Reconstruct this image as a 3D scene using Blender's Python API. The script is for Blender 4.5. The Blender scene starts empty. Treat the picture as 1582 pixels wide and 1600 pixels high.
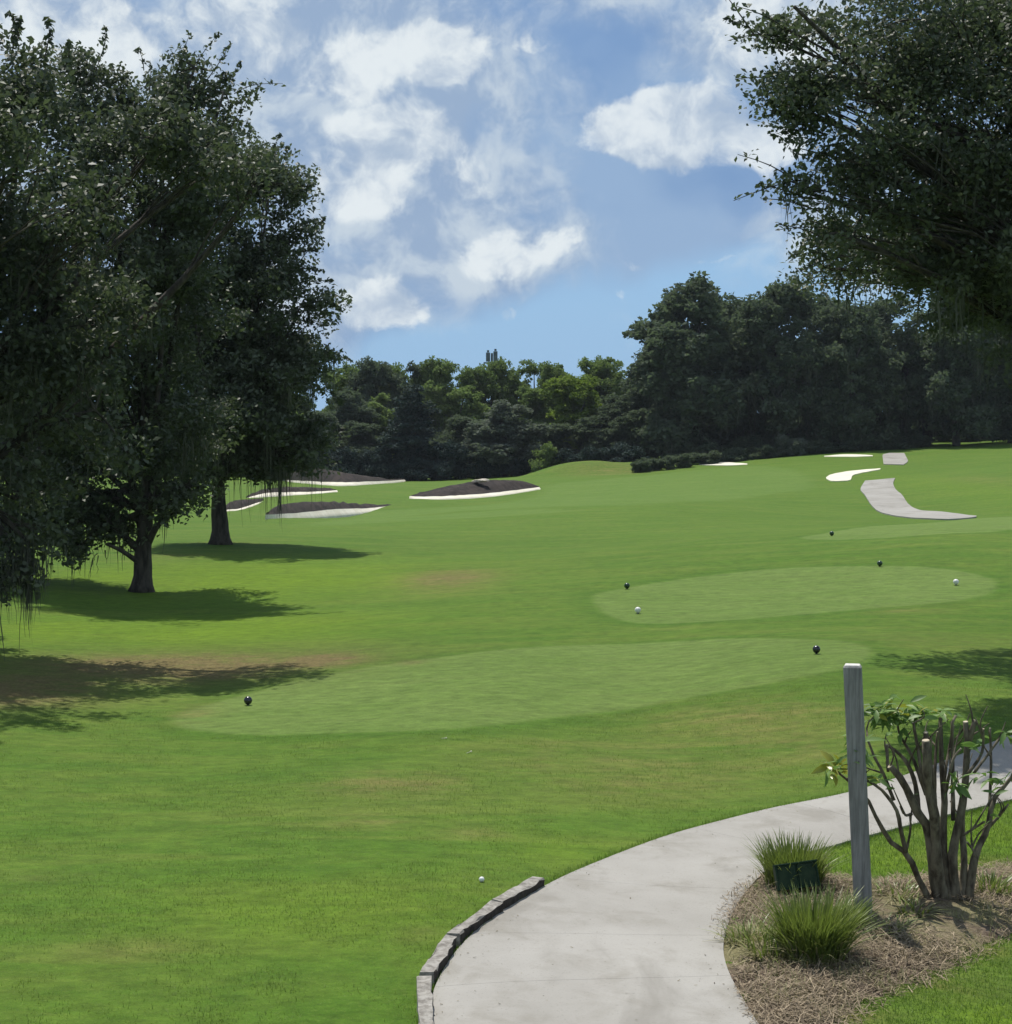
import bpy, bmesh, math, random
import numpy as np
from mathutils import Vector

SC = bpy.context.scene
COL = SC.collection
R = math.radians
rng = np.random.default_rng(7)
random.seed(7)

# ------------------------------------------------------------------ camera
W, H, F = 1582.0, 1600.0, 2800.0
CZ = 3.5
PITCH = math.atan((800 - 662) / F)
cam_d = bpy.data.cameras.new('camera')
cam = bpy.data.objects.new('camera', cam_d)
COL.objects.link(cam)
cam.location = (0, 0, CZ)
cam.rotation_euler = (R(90) - PITCH, 0, 0)
cam_d.sensor_fit = 'VERTICAL'
cam_d.sensor_height = 36.0
cam_d.sensor_width = 36.0
cam_d.lens = F / H * 36.0
cam_d.clip_end = 9000
cam_d.clip_start = 0.2
SC.camera = cam
SC.render.resolution_x, SC.render.resolution_y = 1012, 1024

# ------------------------------------------------------------------ light
SUNV = Vector((-0.15, 0.45, 1.0)).normalized()
SUN_EL = math.asin(SUNV.z)
SUN_AZ = math.atan2(SUNV.x, SUNV.y)
sl = bpy.data.lights.new('sun', 'SUN')
sl.energy = 4.9
sl.angle = R(0.53)
sl.color = (1.0, 0.955, 0.88)
sun = bpy.data.objects.new('sun', sl)
COL.objects.link(sun)
sun.rotation_euler = SUNV.to_track_quat('Z', 'Y').to_euler()
sun.location = (0, 0, 50)

SC.view_settings.view_transform = 'Standard'
SC.view_settings.look = 'None'
SC.view_settings.exposure = 0.0
SC.view_settings.gamma = 1.0
SC.view_settings.use_curve_mapping = False
SC.cycles.max_bounces = 7
SC.cycles.diffuse_bounces = 5
SC.cycles.transmission_bounces = 3
SC.cycles.use_denoising = True


def pdir(px, py):
    x, y = (px - W / 2) / F, (H / 2 - py) / F
    c, s = math.cos(PITCH), math.sin(PITCH)
    return np.array([x, c + y * s, -s + y * c])


def at(px, py, d):
    v = pdir(px, py)
    return np.array([0, 0, CZ]) + v * (d / v[1])


# ------------------------------------------------------------------ node helper
class NB:
    def __init__(self, nt):
        self.nt = nt

    def n(self, kind, **kw):
        nd = self.nt.nodes.new(kind)
        ins = kw.pop('ins', {})
        for k, v in kw.items():
            setattr(nd, k, v)
        for k, v in ins.items():
            if isinstance(v, bpy.types.NodeSocket):
                self.nt.links.new(v, nd.inputs[k])
            else:
                nd.inputs[k].default_value = v
        return nd

    def m(self, op, a, b=0.0, c=0.0, clamp=False):
        return self.n('ShaderNodeMath', operation=op, use_clamp=clamp, ins={0: a, 1: b, 2: c}).outputs[0]

    def vm(self, op, a, b=(0, 0, 0)):
        nd = self.n('ShaderNodeVectorMath', operation=op, ins={0: a})
        if op == 'SCALE':
            if isinstance(b, bpy.types.NodeSocket):
                self.nt.links.new(b, nd.inputs[3])
            else:
                nd.inputs[3].default_value = b
        elif isinstance(b, bpy.types.NodeSocket):
            self.nt.links.new(b, nd.inputs[1])
        else:
            nd.inputs[1].default_value = b
        return nd.outputs[1] if op in ('LENGTH', 'DOT_PRODUCT', 'DISTANCE') else nd.outputs[0]

    def sm(self, v, lo, hi, a=0.0, b=1.0):
        return self.n('ShaderNodeMapRange', interpolation_type='SMOOTHSTEP',
                      ins={0: v, 1: lo, 2: hi, 3: a, 4: b}).outputs[0]

    def lin(self, v, lo, hi, a=0.0, b=1.0):
        return self.n('ShaderNodeMapRange', ins={0: v, 1: lo, 2: hi, 3: a, 4: b}).outputs[0]

    def mix(self, f, a, b, blend='MIX'):
        nd = self.n('ShaderNodeMix', data_type='RGBA', blend_type=blend, ins={0: f})
        for i, v in ((6, a), (7, b)):
            if isinstance(v, bpy.types.NodeSocket):
                self.nt.links.new(v, nd.inputs[i])
            else:
                nd.inputs[i].default_value = (*v[:3], 1)
        return nd.outputs[2]

    def noise(self, vec, scale, detail=4, rough=0.55, dist=0.0, out=0):
        return self.n('ShaderNodeTexNoise', ins={'Vector': vec, 'Scale': scale, 'Detail': detail,
                                                 'Roughness': rough, 'Distortion': dist}).outputs[out]

    def link(self, a, b):
        self.nt.links.new(a, b)


# ------------------------------------------------------------------ sky
def build_world():
    w = bpy.data.worlds.new('World')
    SC.world = w
    w.use_nodes = True
    nt = w.node_tree
    nt.nodes.clear()

    b = NB(nt)
    tc = b.n('ShaderNodeTexCoord').outputs['Generated']
    D = b.vm('NORMALIZE', tc)
    sky = b.n('ShaderNodeTexSky', sky_type='NISHITA', sun_disc=False, sun_elevation=SUN_EL,
              sun_rotation=SUN_AZ, altitude=0.0, air_density=1.0, dust_density=0.0, ozone_density=6.0)
    # humid summer air: paler blue towards the horizon, on every side
    elev = b.n('ShaderNodeSeparateXYZ', ins={0: D}).outputs[2]
    skyc = b.mix(b.sm(elev, 0.30, -0.02, 0.0, 0.9), sky.outputs[0], (2.55, 4.60, 7.45))
    warp = b.vm('SUBTRACT', b.noise(D, 16, 3, 0.55, out=1), (0.5, 0.5, 0.5))
    P = b.vm('ADD', D, b.vm('SCALE', warp, 0.036))
    cv = pdir(791, 400)
    cv = cv / np.linalg.norm(cv)
    away = b.sm(b.vm('DISTANCE', D, tuple(cv)), 0.24, 0.42)
    gen = b.noise(b.vm('MULTIPLY', P, (1.0, 1.0, 1.35)), 4.0, 2, 0.5)

    def bank(px, py, rx, ry, wt, lo=1.2, hi=0.3):
        c = pdir(px, py)
        c = c / np.linalg.norm(c)
        d = b.vm('MULTIPLY', b.vm('SUBTRACT', P, tuple(c)), (F / rx, 2.0, F / ry))
        return b.m('MULTIPLY', b.sm(b.vm('LENGTH', d), lo, hi), wt)

    def top(lst, **kw):
        cur = None
        for t in lst:
            s = bank(*t, **kw)
            cur = s if cur is None else b.m('MAXIMUM', cur, s)
        return cur
    n1 = b.noise(P, 19, 8, 0.60)
    n1o = b.noise(b.vm('ADD', P, (-0.009, 0.0, 0.017)), 19, 5, 0.60)
    # high grey blue cloud sheet whose lower rim slopes across the view
    q0, q1 = pdir(530, 548), pdir(1220, 386)
    q0, q1 = q0 / np.linalg.norm(q0), q1 / np.linalg.norm(q1)
    nv = np.cross(q1, q0)
    nv = nv / np.linalg.norm(nv)
    nv = nv if nv[2] > 0 else -nv
    side = b.vm('DOT_PRODUCT', P, tuple(nv))
    sheet = b.m('MULTIPLY', b.sm(side, -.006, .016), b.sm(side, .34, .05, .55, 1.0))
    sheet = b.m('MULTIPLY', sheet, b.m('SUBTRACT', 1.0, away))
    sheet = b.m('MAXIMUM', sheet, b.m('MULTIPLY', b.sm(gen, .36, .56), away))
    K = 10.0
    vn = b.noise(b.vm('MULTIPLY', P, (1, 1, 1.8)), 9, 4, .5)
    vcol = b.mix(b.sm(vn, .33, .66), (0.180 * K, 0.305 * K, 0.540 * K), (0.295 * K, 0.425 * K, 0.625 * K))
    skyc = b.mix(b.m('MULTIPLY', sheet, .88), skyc, vcol)
    # broad pale cloud
    pale = top([(500, 130, 470, 270, 1.1), (150, 150, 500, 330, 1.0), (620, 290, 330, 190, 1.1), (720, 390, 280, 105, 1.0),
                (480, 450, 300, 110, .95), (1190, 50, 230, 140, .75), (950, 0, 260, 90, .5), (1330, 350, 200, 120, .7)], lo=1.15, hi=.15)
    pale = b.m('MAXIMUM', pale, b.m('MULTIPLY', b.sm(gen, .40, .58), away))
    pa = b.sm(b.m('ADD', pale, b.m('MULTIPLY', b.m('SUBTRACT', n1, .5), 1.6)), .08, .80)
    pcol = b.mix(b.sm(b.m('SUBTRACT', n1, n1o), -.11, .12), (0.320 * K, 0.430 * K, 0.600 * K), (0.60 * K, 0.685 * K, 0.76 * K))
    skyc = b.mix(b.m('MULTIPLY', pa, .85), skyc, pcol)
    # bright cumulus heads
    heads = top([(680, 80, 125, 62, 1.0), (540, 100, 130, 80, .72), (370, 60, 180, 80, .75), (620, 225, 180, 90, .82),
                 (1060, 205, 190, 86, 1.05), (1160, 220, 130, 66, .95), (795, 390, 150, 62, .82), (605, 478, 84, 62, 1.05),
                 (545, 290, 130, 90, .95), (720, 260, 90, 80, .8), (1050, 404, 120, 16, .62), (798, 490, 26, 18, .55),
                 (150, 40, 240, 120, .8), (1180, 40, 120, 90, .7), (850, 72, 80, 24, .5), (970, 448, 26, 14, .4), (875, 452, 18, 16, .35),
                 (1390, 400, 110, 50, .6)])
    heads = b.m('MAXIMUM', heads, b.m('MULTIPLY', b.sm(gen, .47, .62), away))
    d0 = b.m('ADD', heads, b.m('MULTIPLY', b.m('SUBTRACT', n1, 0.5), 2.3))
    alpha = b.sm(d0, 0.44, 0.80)
    light = b.sm(b.m('SUBTRACT', n1, n1o), -0.17, 0.13)
    cloud = b.mix(light, (0.42 * K, 0.52 * K, 0.655 * K), (0.80 * K, 0.86 * K, 0.89 * K))
    full = b.mix(b.m('MULTIPLY', alpha, 0.90), skyc, cloud)
    bg = b.n('ShaderNodeBackground', ins={'Color': full, 'Strength': 0.1})
    out = b.n('ShaderNodeOutputWorld')
    b.link(bg.outputs[0], out.inputs[0])
    w.cycles.sampling_method = 'MANUAL'
    w.cycles.sample_map_resolution = 512


build_world()


# ------------------------------------------------------------------ materials
def material(name):
    m = bpy.data.materials.new(name)
    m.use_nodes = True
    nt = m.node_tree
    nt.nodes.clear()
    b = NB(nt)
    out = b.n('ShaderNodeOutputMaterial')
    p = b.n('ShaderNodeBsdfPrincipled')
    b.link(p.outputs[0], out.inputs[0])
    return m, b, p, out


def bump(b, p, height, strength=0.4, dist=0.02):
    bn = b.n('ShaderNodeBump', ins={'Height': height, 'Strength': strength, 'Distance': dist})
    b.link(bn.outputs[0], p.inputs['Normal'])


def simple(name, c1, c2, scale, rough=0.8, bs=0.3, bd=0.01, detail=6, spec=0.3, stretch=(1, 1, 1)):
    m, b, p, out = material(name)
    oc = b.n('ShaderNodeTexCoord').outputs['Object']
    v = b.vm('MULTIPLY', oc, stretch)
    n = b.noise(v, scale, detail, 0.6)
    b.link(b.mix(b.sm(n, 0.32, 0.68), c1, c2), p.inputs['Base Color'])
    p.inputs['Roughness'].default_value = rough
    p.inputs['Specular IOR Level'].default_value = spec
    if bs:
        bump(b, p, n, bs, bd)
    return m


def leaf_material(name, dark, light, trans=0.25, rough=0.45, spec=0.5):
    m, b, p, out = material(name)
    t = b.n('ShaderNodeAttribute', attribute_name='tint').outputs['Fac']
    c = b.mix(t, dark, light)
    b.link(c, p.inputs['Base Color'])
    p.inputs['Roughness'].default_value = rough
    p.inputs['Specular IOR Level'].default_value = spec
    tr = b.n('ShaderNodeBsdfTranslucent')
    b.link(b.mix(0.5, c, (light[0] * 1.05, light[1] * 1.3, light[2] * 0.8)), tr.inputs[0])
    mx = b.n('ShaderNodeMixShader', ins={0: trans})
    b.link(p.outputs[0], mx.inputs[1])
    b.link(tr.outputs[0], mx.inputs[2])
    b.link(mx.outputs[0], out.inputs[0])
    return m


M = {}
M['oak_leaf'] = leaf_material('oak_leaf', (0.040, 0.054, 0.034), (0.125, 0.148, 0.086), .24, .55, .35)
M['far_oak'] = leaf_material('far_oak', (0.056, 0.078, 0.050), (0.128, 0.156, 0.098), .34, .85, .1)
M['far_green'] = leaf_material('far_green', (0.084, 0.126, 0.042), (0.196, 0.252, 0.086), .38, .85, .1)
M['far_yellow'] = leaf_material('far_yellow', (0.105, 0.155, 0.026), (0.225, 0.290, 0.052), .36, .85, .1)
M['far_grey'] = leaf_material('far_grey', (0.086, 0.104, 0.082), (0.170, 0.192, 0.150), .34, .85, .1)
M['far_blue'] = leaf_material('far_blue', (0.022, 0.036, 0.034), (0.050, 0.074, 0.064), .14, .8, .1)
M['moss'] = leaf_material('moss', (0.060, 0.066, 0.048), (0.120, 0.125, 0.092), .15, .85, .15)
M['blade'] = leaf_material('blade', (0.085, 0.125, 0.022), (0.230, 0.275, 0.062), .25, .42, .5)
M['dry_blade'] = leaf_material('dry_blade', (0.190, 0.175, 0.080), (0.380, 0.340, 0.190), .2, .7, .3)
M['turf_blade'] = leaf_material('turf_blade', (0.075, 0.140, 0.018), (0.165, 0.255, 0.034), .3, .6, .25)
M['lawn_blade'] = leaf_material('lawn_blade', (0.082, 0.150, 0.020), (0.200, 0.262, 0.058), .34, .6, .2)
M['weed'] = leaf_material('weed', (0.120, 0.135, 0.045), (0.420, 0.370, 0.210), .2, .7, .2)
M['litter'] = leaf_material('litter', (0.060, 0.045, 0.028), (0.240, 0.200, 0.110), .1, .8, .2)
M['shrub_leaf'] = leaf_material('shrub_leaf', (0.080, 0.150, 0.034), (0.190, 0.300, 0.080), .3, .5, .4)
M['shrub_leaf_yellow'] = leaf_material('shrub_leaf_yellow', (0.20, 0.22, 0.03), (0.34, 0.34, 0.05), .3, .35, .6)
M['straw'] = leaf_material('straw', (0.105, 0.078, 0.054), (0.430, 0.345, 0.235), .1, .8, .2)
M['bark'] = simple('bark', (0.028, 0.024, 0.020), (0.085, 0.074, 0.060), 9, .95, .9, .04, stretch=(1, 1, .25))
M['far_bark'] = simple('far_bark', (0.030, 0.027, 0.024), (0.08, 0.072, 0.062), 3, .95, 0)
M['stem_bark'] = simple('stem_bark', (0.050, 0.037, 0.026), (0.205, 0.175, 0.120), 16, .85, .6, .008, stretch=(1, 1, .35))
M['cut_wood'] = simple('cut_wood', (0.34, 0.28, 0.19), (0.58, 0.50, 0.38), 40, .8, 0)
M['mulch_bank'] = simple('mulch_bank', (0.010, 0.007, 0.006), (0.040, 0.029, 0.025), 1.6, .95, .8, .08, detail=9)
M['bank_grass'] = simple('bank_grass', (0.060, 0.105, 0.020), (0.105, 0.155, 0.034), .5, .9, .3, .03)
M['rock'] = simple('rock', (0.30, 0.26, 0.21), (0.50, 0.46, 0.38), 5, .9, .6, .04)
M['box_green'] = simple('box_green', (0.008, 0.028, 0.014), (0.020, 0.050, 0.024), 9, .6, .15, .002, spec=.2)
M['box_face'] = simple('box_face', (0.010, 0.030, 0.015), (0.030, 0.056, 0.026), 14, .55, .1, .001, spec=.2)
M['marker_black'] = simple('marker_black', (0.008, 0.009, 0.016), (0.014, 0.015, 0.022), 20, .22, 0, spec=.7)
M['marker_green'] = simple('marker_green', (0.006, 0.034, 0.012), (0.010, 0.045, 0.016), 20, .25, 0, spec=.6)
M['marker_white'] = simple('marker_white', (0.70, 0.70, 0.67), (0.80, 0.80, 0.77), 20, .35, 0, spec=.5)
M['steel'] = simple('steel', (0.10, 0.10, 0.10), (0.2, 0.2, 0.2), 20, .5, 0)
M['golf_ball'] = simple('golf_ball', (0.74, 0.74, 0.72), (0.82, 0.82, 0.80), 60, .4, .2, .001)
M['tee_wood'] = simple('tee_wood', (0.62, 0.58, 0.45), (0.75, 0.72, 0.6), 60, .6, 0)
M['antenna'] = simple('antenna', (0.05, 0.07, 0.09), (0.10, 0.12, 0.14), 2, .6, 0)


def mat_sand():
    m, b, p, out = material('sand')
    oc = b.n('ShaderNodeTexCoord').outputs['Object']
    n = b.noise(oc, 0.8, 5, .6)
    n2 = b.noise(oc, 9, 4, .6)
    c = b.mix(b.sm(n, .35, .7), (0.62, 0.575, 0.46), (0.72, 0.68, 0.57))
    c = b.mix(b.m('MULTIPLY', b.sm(n2, .45, .75), .35), c, (0.46, 0.41, 0.31))
    b.link(c, p.inputs['Base Color'])
    p.inputs['Roughness'].default_value = .95
    bump(b, p, n2, .5, .04)
    return m


def mat_concrete(name, scale=1.0, tone=1.0):
    m, b, p, out = material(name)
    oc = b.n('ShaderNodeTexCoord').outputs['Object']
    n = b.noise(oc, 0.55 * scale, 6, .62)
    n2 = b.noise(b.vm('ADD', oc, (31, 7, 2)), 2.3 * scale, 7, .65, .4)
    n3 = b.noise(oc, 55, 3, .6)
    n4 = b.noise(b.vm('MULTIPLY', oc, (1.0, .35, 1)), 1.1 * scale, 5, .6, .8)
    c = b.mix(b.sm(n, .3, .7), (0.385, 0.372, 0.350), (0.475, 0.462, 0.440))
    c = b.mix(b.m('MULTIPLY', b.sm(n2, .45, .72), .65), c, (0.300, 0.284, 0.250))
    c = b.mix(b.m('MULTIPLY', b.sm(n4, .50, .70), .60), c, (0.245, 0.232, 0.208))
    c = b.mix(b.m('MULTIPLY', b.sm(n3, .55, .8), .5), c, (0.22, 0.21, 0.19))
    vo = b.n('ShaderNodeTexVoronoi', ins={'Vector': oc, 'Scale': 6.0}).outputs[0]
    c = b.mix(b.sm(vo, .045, .02), c, (0.16, 0.13, 0.10))
    c = b.mix(1.0, c, (tone, tone * .985, tone * .945), 'MULTIPLY')
    b.link(c, p.inputs['Base Color'])
    p.inputs['Roughness'].default_value = .9
    p.inputs['Specular IOR Level'].default_value = .25
    bump(b, p, n3, .25, .004)
    return m


def mat_post():
    m, b, p, out = material('weathered_post')
    oc = b.n('ShaderNodeTexCoord').outputs['Object']
    g = b.noise(b.vm('MULTIPLY', oc, (1, 1, .06)), 55, 6, .65)
    n = b.noise(b.vm('MULTIPLY', oc, (1, 1, .5)), 5, 4, .6)
    c = b.mix(b.sm(g, .3, .7), (0.155, 0.150, 0.140), (0.30, 0.293, 0.28))
    c = b.mix(b.m('MULTIPLY', b.sm(n, .45, .75), .5), c, (0.12, 0.118, 0.115))
    z = b.n('ShaderNodeSeparateXYZ', ins={0: oc}).outputs[2]
    c = b.mix(b.m('MULTIPLY', b.sm(b.m('ADD', z, b.m('MULTIPLY', n, .3)), .42, .08), .6), c, (0.10, 0.09, 0.075))
    b.link(c, p.inputs['Base Color'])
    p.inputs['Roughness'].default_value = .85
    bump(b, p, g, .5, .004)
    return m


def mat_timber():
    m, b, p, out = material('weathered_timber')
    oc = b.n('ShaderNodeTexCoord').outputs['Object']
    n = b.noise(oc, 18, 7, .65)
    n2 = b.noise(oc, 3, 4, .6)
    c = b.mix(b.sm(n, .3, .7), (0.15, 0.135, 0.115), (0.36, 0.34, 0.305))
    c = b.mix(b.m('MULTIPLY', b.sm(n2, .5, .75), .6), c, (0.12, 0.11, 0.095))
    b.link(c, p.inputs['Base Color'])
    p.inputs['Roughness'].default_value = .95
    bump(b, p, n, .7, .01)
    return m


def mat_ground():
    m, b, p, out = material('turf')
    oc = b.n('ShaderNodeTexCoord').outputs['Object']

    def attr(nm):
        return b.n('ShaderNodeAttribute', attribute_name=nm).outputs['Fac']
    big = b.noise(oc, 0.10, 5, .6)
    mid = b.noise(b.vm('MULTIPLY', oc, (.55, 1, 1)), 0.55, 6, .62, .4)
    clump = b.noise(oc, 3.2, 6, .65)
    fine = b.noise(oc, 26, 5, .75)
    grain = b.noise(oc, 85, 3, .75)
    # mown turf in slightly varied greens
    c = b.mix(b.sm(big, .35, .65), (0.078, 0.142, 0.019), (0.096, 0.162, 0.026))
    c = b.mix(b.m('MULTIPLY', b.sm(mid, .38, .68), .7), c, (0.126, 0.168, 0.036))
    c = b.mix(b.m('MULTIPLY', b.sm(clump, .40, .72), .55), c, (0.058, 0.122, 0.016))
    streak = b.noise(b.vm('MULTIPLY', b.vm('ADD', oc, (7, 3, 0)), (.20, 1.15, 1)), 1.25, 7, .66, .5)
    c = b.mix(b.m('MULTIPLY', b.sm(streak, .46, .70), .60), c, (0.150, 0.182, 0.046))
    c = b.mix(b.m('MULTIPLY', b.sm(streak, .48, .28), .50), c, (0.060, 0.122, 0.020))
    lush = attr('lush')
    c = b.mix(b.m('MULTIPLY', lush, b.lin(mid, .2, .7, .55, 1.0)), c, (0.135, 0.205, 0.016))
    # fairway, cut short
    wob = b.m('MULTIPLY', b.m('SUBTRACT', b.noise(oc, 1.2, 4, .6), .5), .5)
    fair = b.sm(b.m('ADD', attr('fairway'), wob), .9, -.9)
    fc = b.mix(b.sm(mid, .35, .7), (0.108, 0.170, 0.042), (0.132, 0.188, 0.056))
    c = b.mix(b.m('MULTIPLY', fair, .85), c, fc)
    # tee surfaces, cut shorter still
    wob2 = b.m('MULTIPLY', b.m('SUBTRACT', clump, .5), .22)
    tee = b.sm(b.m('ADD', attr('tee'), wob2), .12, -.12)
    tcol = b.mix(b.sm(mid, .3, .7), (0.122, 0.180, 0.052), (0.150, 0.203, 0.070))
    tcol = b.mix(b.m('MULTIPLY', b.sm(clump, .50, .72), .6), tcol, (0.100, 0.146, 0.044))
    tcol = b.mix(b.m('MULTIPLY', b.sm(streak, .46, .72), .5), tcol, (0.156, 0.196, 0.074))
    c = b.mix(tee, c, tcol)
    rim = b.m('MULTIPLY', b.sm(b.m('ADD', attr('tee'), wob2), .75, .05), b.m('SUBTRACT', 1.0, tee))
    c = b.mix(b.m('MULTIPLY', rim, .5), c, (0.062, 0.128, 0.017))
    # worn, dry turf
    dry = b.m('MULTIPLY', attr('dry'), b.lin(b.m('ADD', b.m('MULTIPLY', streak, .9), b.m('MULTIPLY', clump, .6)), .55, .95, .05, 1.25), clamp=True)
    dcol = b.mix(b.sm(clump, .35, .65), (0.155, 0.135, 0.058), (0.230, 0.185, 0.090))
    c = b.mix(dry, c, dcol)
    bare = b.m('MULTIPLY', attr('bare'), b.lin(b.m('ADD', clump, b.m('MULTIPLY', mid, .6)), .5, 1.0, .35, 1.3), clamp=True)
    c = b.mix(bare, c, b.mix(b.sm(fine, .35, .65), (0.120, 0.082, 0.050), (0.225, 0.160, 0.100)))
    # pale and dark single blades
    c = b.mix(b.m('MULTIPLY', b.sm(fine, .50, .80), .55), c, (0.190, 0.225, 0.075))
    c = b.mix(b.m('MULTIPLY', b.sm(grain, .52, .25), .60), c, (0.026, 0.056, 0.010))
    speck = b.noise(b.vm('MULTIPLY', oc, (.7, 1.2, 1)), 5.0, 9, .82)
    k = b.lin(speck, .30, .70, .62, 1.42)
    c = b.mix(1.0, c, b.n('ShaderNodeCombineXYZ', ins={0: k, 1: k, 2: k}).outputs[0], 'MULTIPLY')
    c = b.mix(1.0, c, (0.84, 0.93, 0.61), 'MULTIPLY')
    b.link(c, p.inputs['Base Color'])
    p.inputs['Roughness'].default_value = .9
    p.inputs['Specular IOR Level'].default_value = .12
    hh = b.m('ADD', b.m('MULTIPLY', fine, .6), b.m('ADD', b.m('MULTIPLY', clump, 1.4), b.m('MULTIPLY', grain, .5)))
    bump(b, p, hh, .55, .035)
    return m


def mat_mulch():
    m, b, p, out = material('mulch')
    oc = b.n('ShaderNodeTexCoord').outputs['Object']
    n = b.noise(oc, 1.6, 5, .6)
    n2 = b.noise(oc, 22, 7, .7, .6)
    n3 = b.noise(b.vm('ADD', oc, (4, 9, 1)), 60, 4, .7)
    c = b.mix(b.sm(n2, .3, .7), (0.050, 0.034, 0.024), (0.230, 0.175, 0.128))
    c = b.mix(b.m('MULTIPLY', b.sm(n, .40, .62), .7), c, (0.250, 0.235, 0.110))
    c = b.mix(b.m('MULTIPLY', b.sm(n3, .55, .8), .6), c, (0.42, 0.35, 0.27))
    b.link(c, p.inputs['Base Color'])
    p.inputs['Roughness'].default_value = .95
    p.inputs['Specular IOR Level'].default_value = .15
    bump(b, p, b.m('ADD', n2, b.m('MULTIPLY', n3, .5)), .9, .03)
    return m


M['sand'] = mat_sand()
M['concrete'] = mat_concrete('concrete', 1.0, .76)
M['old_concrete'] = mat_concrete('old_concrete', .35, .72)
M['post'] = mat_post()
M['timber'] = mat_timber()
M['timber_shaded_side'] = simple('timber_shaded_side', (0.016, 0.013, 0.011), (0.050, 0.042, 0.034), 22, .95, .6, .006)  # shade of the path-facing timber faces, put into the colour
M['turf'] = mat_ground()
M['mulch'] = mat_mulch()


# ------------------------------------------------------------------ object helpers
def link(o, parent=None):
    COL.objects.link(o)
    if parent is not None:
        o.parent = parent
    return o


def tag(o, label=None, cat=None, group=None, kind=None):
    for k, v in (('label', label), ('category', cat), ('group', group), ('kind', kind)):
        if v:
            o[k] = v
    return o


def empty(name, loc=(0, 0, 0)):
    o = bpy.data.objects.new(name, None)
    o.empty_display_size = .3
    o.location = loc
    return link(o)


class MB:
    """collects vertices and faces for one mesh"""
    def __init__(self):
        self.v, self.f, self.nv = [], [], 0
        self.t = []

    def add(self, verts, faces, tint=None):
        verts = np.asarray(verts, float)
        self.v.append(verts)
        self.f += [tuple(i + self.nv for i in fc) for fc in faces]
        if tint is not None:
            self.t.append(np.broadcast_to(np.asarray(tint, float), (len(verts),)))
        self.nv += len(verts)

    def tube(self, pts, rad, seg=8, cap=True, jit=0.0):
        pts = [Vector(p) for p in pts]
        n = len(pts)
        vs = []
        ref = Vector((0.31, 0.17, 0.93))
        for i, p in enumerate(pts):
            t = (pts[min(i + 1, n - 1)] - pts[max(i - 1, 0)]).normalized()
            a = t.cross(Vector((1, 0, 0)) if abs(t.x) < .8 else Vector((0, 1, 0))).normalized()
            c = t.cross(a)
            for k in range(seg):
                an = 2 * math.pi * k / seg
                rr = rad[i] * (1 + jit * math.sin(k * 2.1 + i * 1.3))
                vs.append(p + (a * math.cos(an) + c * math.sin(an)) * rr)
        fs = [(i * seg + k, i * seg + (k + 1) % seg, (i + 1) * seg + (k + 1) % seg, (i + 1) * seg + k)
              for i in range(n - 1) for k in range(seg)]
        if cap:
            fs.append(tuple(range(seg - 1, -1, -1)))
            fs.append(tuple((n - 1) * seg + k for k in range(seg)))
        self.add([tuple(v) for v in vs], fs)

    def box(self, c, s):
        c, s = np.array(c), np.array(s) / 2
        vs = [c + s * np.array([x, y, z]) for x in (-1, 1) for y in (-1, 1) for z in (-1, 1)]
        self.add(vs, [(0, 1, 3, 2), (4, 6, 7, 5), (0, 4, 5, 1), (2, 3, 7, 6), (0, 2, 6, 4), (1, 5, 7, 3)])

    def mesh(self, name, mat, smooth=False, origin=None):
        me = bpy.data.meshes.new(name)
        v = np.concatenate(self.v)
        if origin is not None:
            v = v - np.asarray(origin)
        me.from_pydata(v.tolist(), [], self.f)
        if mat is not None:
            me.materials.append(mat)
        if self.t:
            a = me.attributes.new('tint', 'FLOAT', 'POINT')
            a.data.foreach_set('value', np.concatenate(self.t).astype(np.float32))
        if smooth:
            me.polygons.foreach_set('use_smooth', np.ones(len(me.polygons), bool))
        me.update()
        return me

    def build(self, name, mat, parent=None, smooth=False, origin=None):
        o = bpy.data.objects.new(name, self.mesh(name, mat, smooth, origin))
        return link(o, parent)


def quad_mesh(name, V, mat, tint=None, per=4):
    """V (n, per, 3) separate polygons"""
    n = V.shape[0]
    me = bpy.data.meshes.new(name)
    me.vertices.add(n * per)
    me.vertices.foreach_set('co', V.reshape(-1).astype(np.float32))
    me.loops.add(n * per)
    me.loops.foreach_set('vertex_index', np.arange(n * per, dtype=np.int32))
    me.polygons.add(n)
    me.polygons.foreach_set('loop_start', np.arange(0, n * per, per, dtype=np.int32))
    try:
        me.polygons.foreach_set('loop_total', np.full(n, per, dtype=np.int32))
    except Exception:
        pass
    if tint is not None:
        a = me.attributes.new('tint', 'FLOAT', 'POINT')
        a.data.foreach_set('value', np.repeat(tint, per).astype(np.float32))
    me.materials.append(mat)
    me.update(calc_edges=True)
    return me


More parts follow.
